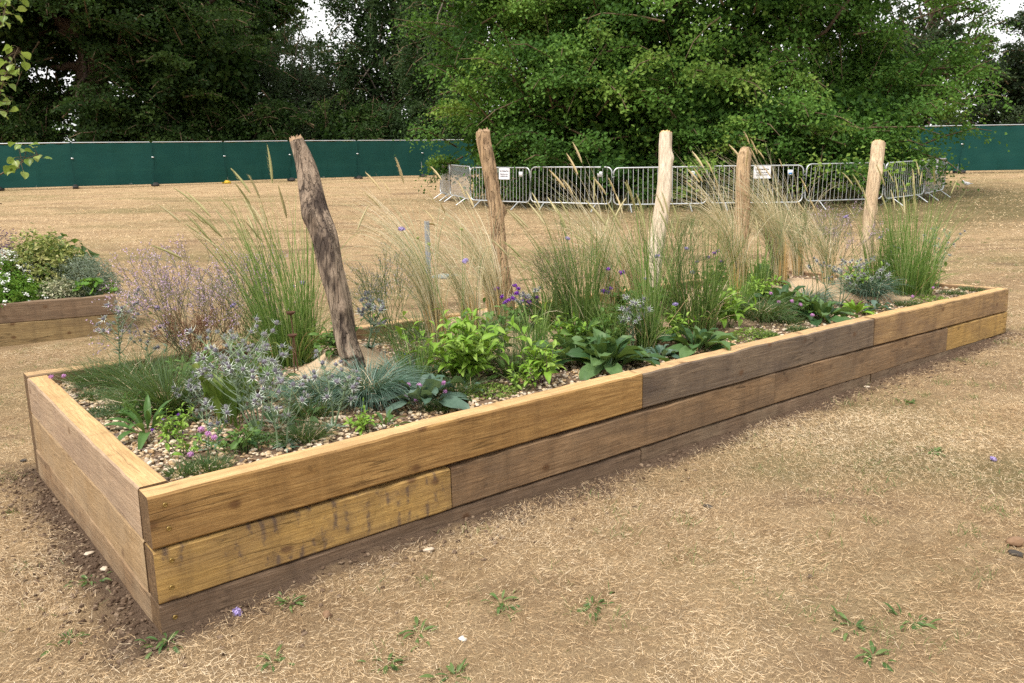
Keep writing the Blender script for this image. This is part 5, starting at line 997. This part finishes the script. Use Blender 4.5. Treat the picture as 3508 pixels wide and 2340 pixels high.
leafy('violet statice with bunched flowers in front of the tan post',(2.665, 1.312),0.17,12,6,110,MG,spread=.6,ls=.7,name='statice',offs=[(-0.067, 0.126, 0.275), (-0.048, 0.097, 0.224), (-0.016, 0.065, 0.201), (0.008, 0.049, 0.212), (0.03, 0.039, 0.245), (0.042, 0.036, 0.273), (0.053, 0.006, 0.194), (0.083, -0.012, 0.219), (0.088, -0.023, 0.188), (0.127, -0.048, 0.215), (-0.036, 0.077, 0.185), (0.028, 0.053, 0.293)],heads=HV)
leafy('leafy plant with violet flowers right of the dark grass',(3.093, 0.864),0.196,9,7,111,MG,spread=.5,ls=.7,name='statice',offs=[(-0.011, 0.081, 0.281), (0.01, 0.063, 0.275), (0.024, 0.057, 0.297), (0.032, 0.082, 0.418), (0.099, 0.022, 0.397)],heads=HV)
# ---- more growth at the near end and between clumps
leafy('pale green bushy herb behind the left fescue tufts',(0.676, 1.429),0.212,14,9,160,MG,spread=.6,ls=.6)
sea_holly('small grey sea holly between the left timber and the largest one',(0.493, 0.986),0.189,3,14,161,.55)
fescue('wispy green grass beside the left timber',(0.306, 2.009),.15,420,162,FESG,.0026,.09,arch=1.1,wind=.1)
rosette('low dark leaves in the gravel under the slim sea holly',(0.5, 0.457),.09,9,163,DG,flat=.2)
fescue('green tussock between the lime green plant and the grey sea lavender',(1.898, 1.132),.22,380,164,FESG,.003,.10,arch=.8)
leafy('lime green young plant in front of the tan post',(1.954, 0.771),.30,14,9,165,LG,spread=.5,ls=.9)
leafy('bright leafy plant between the big glossy rosette and the dark grass',(2.707, 0.894),.24,12,8,166,LG,spread=.6,ls=.8)
leafy('bright leafy plant left of the thick dark grass',(3.357, 0.61),.22,11,8,167,LG,spread=.6,ls=.8)
reed('loose green grass between the tan post and the violet statice',(2.854, 1.239),.55,140,3,168,lean=.2,spread=.08,fan=.5)
reed('loose green grass right of the brown post',(4.937, 1.053),.6,150,3,169,lean=.2,spread=.09,fan=.5)
marram('short blond marram tuft behind the slim green grass',(3.562, 1.054),.75,150,3,170,green=.15)
marram('short blond marram tuft left of the straw-coloured post',(5.768, 0.91),.7,150,3,171,green=.3)
marram('blond marram tuft behind the lime green plant',(2.33, 1.352),.8,130,3,172,green=.3)
fescue('low green tuft by the left timber in front of the sprawling grass',(0.347, 1.538),.10,420,173,FESG,.0026,.09,arch=1.0)
leafy('little bright plant in the gravel behind the front left corner',(0.271, 0.447),.10,8,6,174,LG,spread=.8,ls=.4)
creeper('green creeping mat in front of the largest sea holly',(0.56, 0.381),.10,300,175,plant_mat('mat_leaf',[(.05,.11,.03),(.09,.16,.05)],.25))
leafy('bushy mid green plant behind the largest sea holly',(0.795, 1.212),0.24,16,8,176,MG,spread=.6,ls=.6)
reed('fresh green grass tuft between the purple-stemmed plant and the glossy rosettes',(2.418, 0.868),.42,150,0,180,spread=.07,fan=.7)
reed('fresh green grass tuft left of the silver sea holly on the right',(2.957, 0.726),.42,150,0,181,spread=.07,fan=.7)
reed('fresh green grass tuft behind the lime green leafy plant on the right',(4.284, 0.775),.42,160,0,182,spread=.09,fan=.7)
reed('fresh green grass tuft right of the sand heap',(1.549, 0.799),.34,150,0,183,spread=.07,fan=.8)
leafy('lush lime green plant right of the brown post foot',(4.738, 0.879),.24,14,8,185,LG,spread=.6,ls=.85)
leafy('lush green plant left of the grey sea holly on the right',(4.677, 0.452),.18,12,7,186,MG,spread=.7,ls=.75)
leafy('feathery green plant behind the big glossy rosette',(2.847, 0.75),.26,14,9,187,MG,spread=.6,ls=.6)
leafy('small ferny green plant by the front timber left of the slim sea holly',(0.426, 0.334),.12,10,8,190,MG,spread=.8,ls=.4)
fescue('short green tuft by the front timber right of the slim sea holly',(0.714, 0.347),.09,420,191,FESG,.0026,.07,arch=1.0)
leafy('small lime green plant by the front timber below the blue fescue',(0.964, 0.324),.11,9,7,192,LG,spread=.8,ls=.45)
leafy('ferny green plant in front of the dark fescue at the left',(0.23, 1.085),.13,10,8,193,MG,spread=.8,ls=.42)
fescue('fine green tuft in front of the lime green plant',(1.618, 0.528),.10,420,194,FESG,.0026,.08,arch=1.0)
leafy('low lime plant by the front timber right of the yellow-green creeper',(1.921, 0.398),.13,10,7,195,LG,spread=.8,ls=.5)
leafy('ferny mid green plant behind the red-stemmed beet',(0.639, 1.143),.24,14,9,196,MG,spread=.6,ls=.5)
fescue('green tuft between the slim sea holly and the silver one',(0.919, 0.69),.13,420,197,FESG,.0026,.08,arch=1.0)
creeper('grey-green creeping mat at the left end of the gravel',(0.179, 1.324),.10,320,198,plant_mat('grey_mat_leaf',[(.07,.12,.06),(.12,.17,.09)],.2))
# ---- fillers between the showier plants
fescue('thin green grass against the back timber left of the leaning post',(1.425, 2.229),.22,320,140,FESG,.003,.14,arch=.8)
fescue('blue-green fescue at the right foot of the leaning post',(1.473, 0.886),.13,420,141,FESB,.0026,.08)
fescue('soft green grass at the back timber beyond the grey sea lavender',(2.257, 1.79),.20,320,142,FESG,.003,.12,arch=.8)
fescue('green grass at the foot of the tan post',(2.322, 1.228),.2,320,143,FESG,.003,.12,arch=.9)
fescue('dark green grass along the back timber between tan and pale posts',(2.946, 1.275),.22,320,144,FESG,.0035,.14,arch=.8)
leafy('dark leafy plant at the foot of the pale post',(3.706, 0.94),.24,12,7,145,MG,spread=.6,ls=.75)
leafy('green leafy plant behind the slim green grass',(3.33, 0.962),.26,12,8,146,MG,spread=.5,ls=.75)
leafy('leafy dark plant at the back between brown and straw-coloured posts',(6.615, 2.054),.22,12,7,147,MG,spread=.6,ls=.8)
leafy('leafy green plant at the left foot of the straw-coloured post',(5.762, 0.689),.28,14,8,148,LG,spread=.5,ls=.8)
rosette('broad dark rosette left of the light leafy plant in the middle',(1.679, 0.81),.11,12,149,DG)
rosette('mid green leaves between the lime plant and the purple-stemmed one',(1.986, 0.584),.12,12,150,MG)
rosette('grey-green leaves below the silver sea holly on the right',(2.918, 0.477),.09,12,151,BG,flat=.4)
rosette('dark leaves below the largest sea holly',(0.706, 0.589),.11,10,152,DG,flat=.4)
rosette('green leaves in front of the tall feathery grass',(0.935, 1.218),.16,11,153,MG,flat=1.6)
rosette('upright dark leaves left of the blue fescue mounds',(0.929, 0.971),.14,9,154,BG,flat=1.8)
rosette('low green leaves behind the straw marram clump foot',(4.368, 0.991),.12,11,155,DG,flat=1.)
# ---- scabious on long stems
def scabious(label,xy,stems,seed):
    th=place('scabious',label,'flowering plant',xy,'scabious flowers on long stems'); r=np.random.default_rng(seed)
    stems_to(th,[s[0] for s in stems],GRNST,.0017,seed,.03)
    for p,k in stems: link(['flower','bud'][k],(HL,HB)[k][r.integers(2)],th,p,(r.normal(0,.3),r.normal(0,.3),0),r.uniform(.9,1.2))
    n=14; lf=MB(); a=r.uniform(0,2*pi,n); add_blades(lf,r,np.zeros((n,3)),a,r.uniform(.06,.14,n),.5,r.uniform(.9,1.6,n),.012,4); lf.build('leaves',GRASS,th,kind='stuff'); return th
z_=lambda o,k: list(zip(o,k))
scabious('tall forked scabious rising over the lime green plant',(1.783, 0.778),z_([(-0.112, 0.296, 0.789), (0.136, 0.091, 0.782), (-0.01, 0.191, 0.707), (0.127, 0.055, 0.617), (-0.05, 0.233, 0.742)],(0,1,1,0,1)),121)
scabious('lilac scabious over the broad dark rosette',(3.282, 0.471),z_([(0.013, 0.06, 0.274), (0.068, 0.02, 0.292)],(0,1)),122)
scabious('scabious flowers standing in the dark grass right of the tan post',(2.927, 0.946),z_([(-0.004, 0.164, 0.623), (0.013, 0.113, 0.478)],(0,1)),123)
scabious('scabious with lilac flowers around the pale post',(3.646, 0.851),z_([(-0.012, 0.125, 0.445), (0.152, 0.003, 0.495), (-0.102, 0.16, 0.295), (0.162, -0.046, 0.334)],(0,0,0,0)),124)
scabious('scabious flowers in front of the mauve sea lavender',(0.86, 1.964),z_([(-0.163, 0.227, 0.361), (-0.197, 0.246, 0.33), (0.177, -0.05, 0.367)],(0,1,0)),125)
scabious('scabious flowers beside the leaning grey post',(1.564, 2.14),z_([(-0.005, 0.108, 0.402), (0.048, 0.07, 0.42)],(0,0)),126)
scabious('scabious flowers left of the straw-coloured post',(5.89, 0.741),z_([(0.028, 0.124, 0.571), (-0.162, 0.175, 0.166), (-0.053, 0.104, 0.236)],(0,0,1)),127)
scabious('scabious flowers in the far right grass clump',(6.184, 0.518),z_([(-0.049, 0.15, 0.426), (0.026, 0.069, 0.351), (0.058, 0.039, 0.333), (-0.043, 0.093, 0.226), (0.005, 0.074, 0.305)],(0,0,0,0,0)),128)
# ---- creepers
CRP=plant_mat('creeper_leaf',[(.13,.22,.03),(.19,.29,.05),(.28,.36,.09)],.25)
creeper('yellow-green creeping plant beside the golden front timber',(1.75, 0.432),.13,420,131,CRP)
creeper('yellow-green creeping plant beside the weathered grey timber',(3.833, 0.325),.16,620,132,CRP,h=.06)
creeper('green creeping plant near the far right corner',(6.078, 0.165),.16,420,133,CRP)
# ---- rusty bowls on rods
RUST=simple_mat('rusty_iron',(.13,.06,.03),(.06,.035,.025),60,.85,.3,.5)
def rust_bowl(label,xy,head,R):
    th=place('rusty_bowl',label,'garden ornament',xy,'rusty bowls on rods'); hx,hy,hz=head; s=MB(); add_tube(s,[(0,0,-.05),(hx*.5,hy*.5,hz*.5),(hx,hy,hz)],.0035,6); s.build('rod',RUST,th)
    prof=[(.0,0),(.45,.02),(.8,.25),(1,.62),(.96,.62),(.74,.30),(.4,.10),(0,.08)]; n=18; an=np.arange(n)/n*2*pi; V=np.vstack([np.stack([R*a*np.cos(an),R*a*np.sin(an),0*an+R*z_],-1) for a,z_ in prof]); F=[[i*n+k,i*n+(k+1)%n,(i+1)*n+(k+1)%n,(i+1)*n+k] for i in range(len(prof)-1) for k in range(n)]
    MB().add(V,F).build('bowl',RUST,th,loc=head); return th
rust_bowl('rusty bowl on a rod, the higher of two by the tall feathery grass',(1.157, 1.353),(0.009, 0.07, 0.301),.027)
rust_bowl('rusty bowl on a rod, the lower of two by the tall feathery grass',(1.11, 1.297),(0.019, 0.037, 0.202),.026)
rust_bowl('rusty bowl on a rod behind the straw-coloured post',(7.126, 1.081),(0.02, 0.046, 0.242),.034)
# ------------------------------------------------------------------ standpipe, gull, small things on the lawn
gp_=(5.722, 6.957); zz=float(groundz(*gp_)); hp_=0.782; sp=thing('standpipe','grey steel standpipe post with a small tap behind the bed','standpipe',(*gp_,zz)); p=MB(); add_box(p,(0,0,hp_/2-.02),(.055,.05,hp_)); p.build('post',simple_mat('zinc_post',(.26,.29,.32),(.36,.39,.42),30,.5,.6),sp,smooth=False)
p=MB(); add_tube(p,[(.03,-.02,hp_-.06),(.10,-.02,hp_-.06),(.12,-.02,hp_-.08),(.12,-.02,hp_-.13)],.012,8); add_tube(p,[(.08,-.02,hp_-.06),(.08,-.02,hp_-.01),(.11,-.02,hp_+.0)],.008,6); p.build('tap',BRASS,sp)
cp=(5.789, 6.663); cv_=MB(); add_box(cv_,(0,0,.012),(.34,.26,.024)); add_box(cv_,(0,0,.026),(.28,.20,.008)); cvo=cv_.build('meter_cover',simple_mat('grey_cover',(.30,.33,.32),(.22,.25,.24),30,.5),loc=(*cp,float(groundz(*cp))),smooth=False); cvo.rotation_euler=(0,0,.5); prop(cvo,'pale flat cover box on the lawn beside the standpipe','cover')
def gull(xy,label):
    z=float(groundz(*xy)); th=thing('gull',label,'bird',(*xy,z),LANG+.25)
    WH=simple_mat('white_feather',(.80,.80,.80),(.72,.72,.74),20,.8); GY=simple_mat('grey_feather',(.36,.38,.42),(.30,.32,.36),20,.8); BK=simple_mat('dark_feather',(.03,.03,.03),(.05,.05,.05),20,.8); RD=simple_mat('red_beak',(.30,.05,.03),(.2,.04,.03),20,.5)
    P=[(-.17,0,.165),(-.12,0,.165),(-.05,0,.165),(.03,0,.17),(.09,0,.19),(.12,0,.225),(.135,0,.255),(.155,0,.265),(.178,0,.262)]; R=[.012,.035,.058,.062,.050,.033,.028,.028,.012]
    b_=MB(); add_tube(b_,P,R,12); b_.build('body',WH,th)
    for s in (-1,1):
        w=MB(); t=np.linspace(0,1,8); X_=.07-.30*t; top=.205-.03*t; bot=.155+.012*t; V=[]
        for k in range(8): V+= [(X_[k],s*.045*(1-t[k]*.75),top[k]),(X_[k],s*(.066-.05*t[k]),(top[k]+bot[k])/2),(X_[k],s*.060*(1-t[k]*.8),bot[k])]
        w.add(V,[[k*3+a,k*3+a+1,k*3+a+4,k*3+a+3] for k in range(7) for a in range(2)]); wo=w.build('wing',GY,th)
        tpm=MB(); add_tube(tpm,[(-.15,s*.012,.182),(-.23,s*.012,.172)],[.012,.003],6); tpm.build('wing_tip',BK,wo)
        l_=MB(); add_tube(l_,[(.0,s*.025,.12),(.005,s*.027,.06),(.0,s*.027,.004),(.03,s*.03,.003)],.004,5); l_.build('leg',RD,th)
        e_=MB(); e_.add(ICO_V*.005+[.163,s*.022,.268],ICO_F); e_.build('eye',BK,th)
    bk_=MB(); add_tube(bk_,[(.176,0,.261),(.215,0,.254)],[.007,.002],6); bk_.build('beak',RD,th); tl=MB(); add_box(tl,(-.20,0,.163),(.09,.05,.01)); tl.build('tail',WH,th)
gull((29.549, 9.307),'small white and grey gull standing on the lawn at the right')
yf=(50.583, 15.36); z=float(groundz(*yf)); yt=thing('ragwort','yellow-flowered weed standing on the lawn before the right fence','flowering plant',(*yf,z)); s=MB(); r=np.random.default_rng(77); fl_=MB(); 
for k in range(9):
    e=np.array([r.normal(0,.16),r.normal(0,.16),r.uniform(.25,.5)]); add_tube(s,[(0,0,0),e*.5+[0,0,.05],e],.008,4); leaf_quads(fl_,r,e+r.normal(0,.04,(14,3)),.06*np.ones(14),r.normal(0,.4,(14,3))+[0,0,1],.9)
s.build('stems',GRNST,yt); fl_.build('flowers',plant_mat('yellow_petal',[(.75,.55,.03),(.8,.65,.05)],.2),yt,smooth=False)
# weeds in the straw
WEED=leafset('weed_leaf',[(.05,.11,.025),(.09,.16,.04),(.14,.20,.06)],.06,.014,petiole=.08,wave=.05)
WD=[
 ((0.002, -0.057),'large weed below the near corner of the bed',9),
 ((-0.241, 0.193),'weed left of the near corner of the bed',7),
 ((0.398, -0.136),'weed beside the lowest timber',9),
 ((0.488, -0.65),'weed at the bottom edge left of the middle',8),
 ((0.61, -0.842),'weed at the very bottom edge in the middle',8),
 ((1.191, -0.849),'weed in the straw below the long timber wall',7),
 ((0.221, -0.393),'small weed near the bottom left',6),
 ((1.72, -1.516),'broad weed right of the middle in the straw',10),
 ((1.879, -1.632),'weed furthest right in the straw',9),
 ((0.975, -0.61),'thin weed among straw in the lower middle',6),
 ((0.652, -0.572),'weed between bottom edge and the long timber wall',7),
 ((3.568, -0.967),'green tuft in the worn lawn on the right',9),
 ((4.417, -0.425),'green tuft near the far end of the timber wall',8),
 ((-0.092, 0.599),'weed in the soil beside the left timbers',6),
 ((1.61, -1.638),'small weed near the bottom right',6),
]
for n_,(xy,lab,k_) in enumerate(WD):
    r=np.random.default_rng(200+n_); th=thing('weed',lab,'weed',(*xy,float(groundz(*xy))),0,'green weeds in the dry lawn')
    for k in range(2*k_+4):
        a=r.uniform(0,2*pi); q_=abs(r.normal(0,.03)); link('leaf',WEED[r.integers(3)],th,(q_*math.cos(a),q_*math.sin(a),.004),(r.normal(0,.4),r.uniform(-.1,.5),a),r.uniform(.35,1.0))
# stones and litter
FLINT=simple_mat('pale_flint',(.56,.47,.36),(.40,.32,.24),50,.6); BRST=simple_mat('brown_stone',(.17,.10,.06),(.25,.15,.08),40,.8,bumpk=.5); DKST=simple_mat('charcoal_lump',(.03,.025,.022),(.06,.05,.04),40,.9,bumpk=.5); WCHIP=simple_mat('white_chip',(.66,.65,.62),(.58,.57,.55),20,.6)
def pebble(name,label,cat,xy,R,mat,seed,flat=.6,group=None):
    r=np.random.default_rng(seed); mbx=MB(); an=np.arange(10)/10*2*pi; L=[]
    for z,k in ((-.5,.6),(-.1,1),(.35,.9),(.7,.5)): L.append(np.stack([R*k*np.cos(an)*(1.3+.25*r.normal(size=10)),R*k*np.sin(an)*(.9+.25*r.normal(size=10)),0*an+R*flat*z],-1))
    V=np.vstack(L+[[[0,0,R*flat*.8]]]); mbx.add(V,[[i*10+k,i*10+(k+1)%10,(i+1)*10+(k+1)%10,(i+1)*10+k] for i in range(3) for k in range(10)]); mbx.add(V,[[30+k,30+(k+1)%10,40] for k in range(10)])
    o=mbx.build(name,mat,loc=(*xy,float(groundz(*xy))+R*flat*.5)); o.rotation_euler=(0,0,r.uniform(0,6)); return prop(o,label,cat,group)
PB=[
 ((2.709, -1.648),0.03,'b','stone','round brown stone in the straw at the right edge'),
 ((1.907, -1.247),0.012,'d','dark_lump','black lump in the straw right of the middle'),
 ((0.465, -0.285),0.018,'b','stone','brown stone in the straw below the lowest timber'),
 ((0.742, -0.699),0.013,'w','stone','bright white chip in the straw at the bottom'),
 ((2.163, -0.601),0.016,'d','dark_lump','dark bark lump in the straw below the grey timber'),
 ((-0.023, 0.661),0.016,'f','stone','pale flint halfway along the left timbers'),
 ((-0.037, 0.856),0.016,'f','stone','pale flint in the soil left of the bed'),
 ((0.971, -0.162),0.018,'f','stone','larger pale flint in the straw before the lower timber'),
 ((4.648, -0.05),0.018,'f','stone','pale flint by the far part of the timber wall'),
 ((2.625, -1.673),0.022,'d','dark_lump','grey lump below the round brown stone'),
 ((-0.02, 2.518),0.02,'d','dark_lump','dark lump by the far left corner of the bed'),
]
MT=dict(f=FLINT,b=BRST,d=DKST,w=WCHIP)
for n_,(xy,R,mk,nm,lab) in enumerate(PB): pebble(nm,lab,'stone' if nm=='stone' else 'lump',xy,R,MT[mk],300+n_,.35 if mk=='w' else .85 if mk=='b' else .5,'pale flints beside the bed' if mk=='f' else None)
for n_,(xy,lab) in enumerate([
 ((3.638, -1.221),'fallen lilac flower on the worn lawn at the right'),
 ((0.234, -0.07),'fallen lilac flower beside the lowest timber'),
]):
    o=link('fallen_flower',HL[n_],None,(*xy,float(groundz(*xy))+.012),(.4,.2,0),.95); prop(o,lab,'flower')
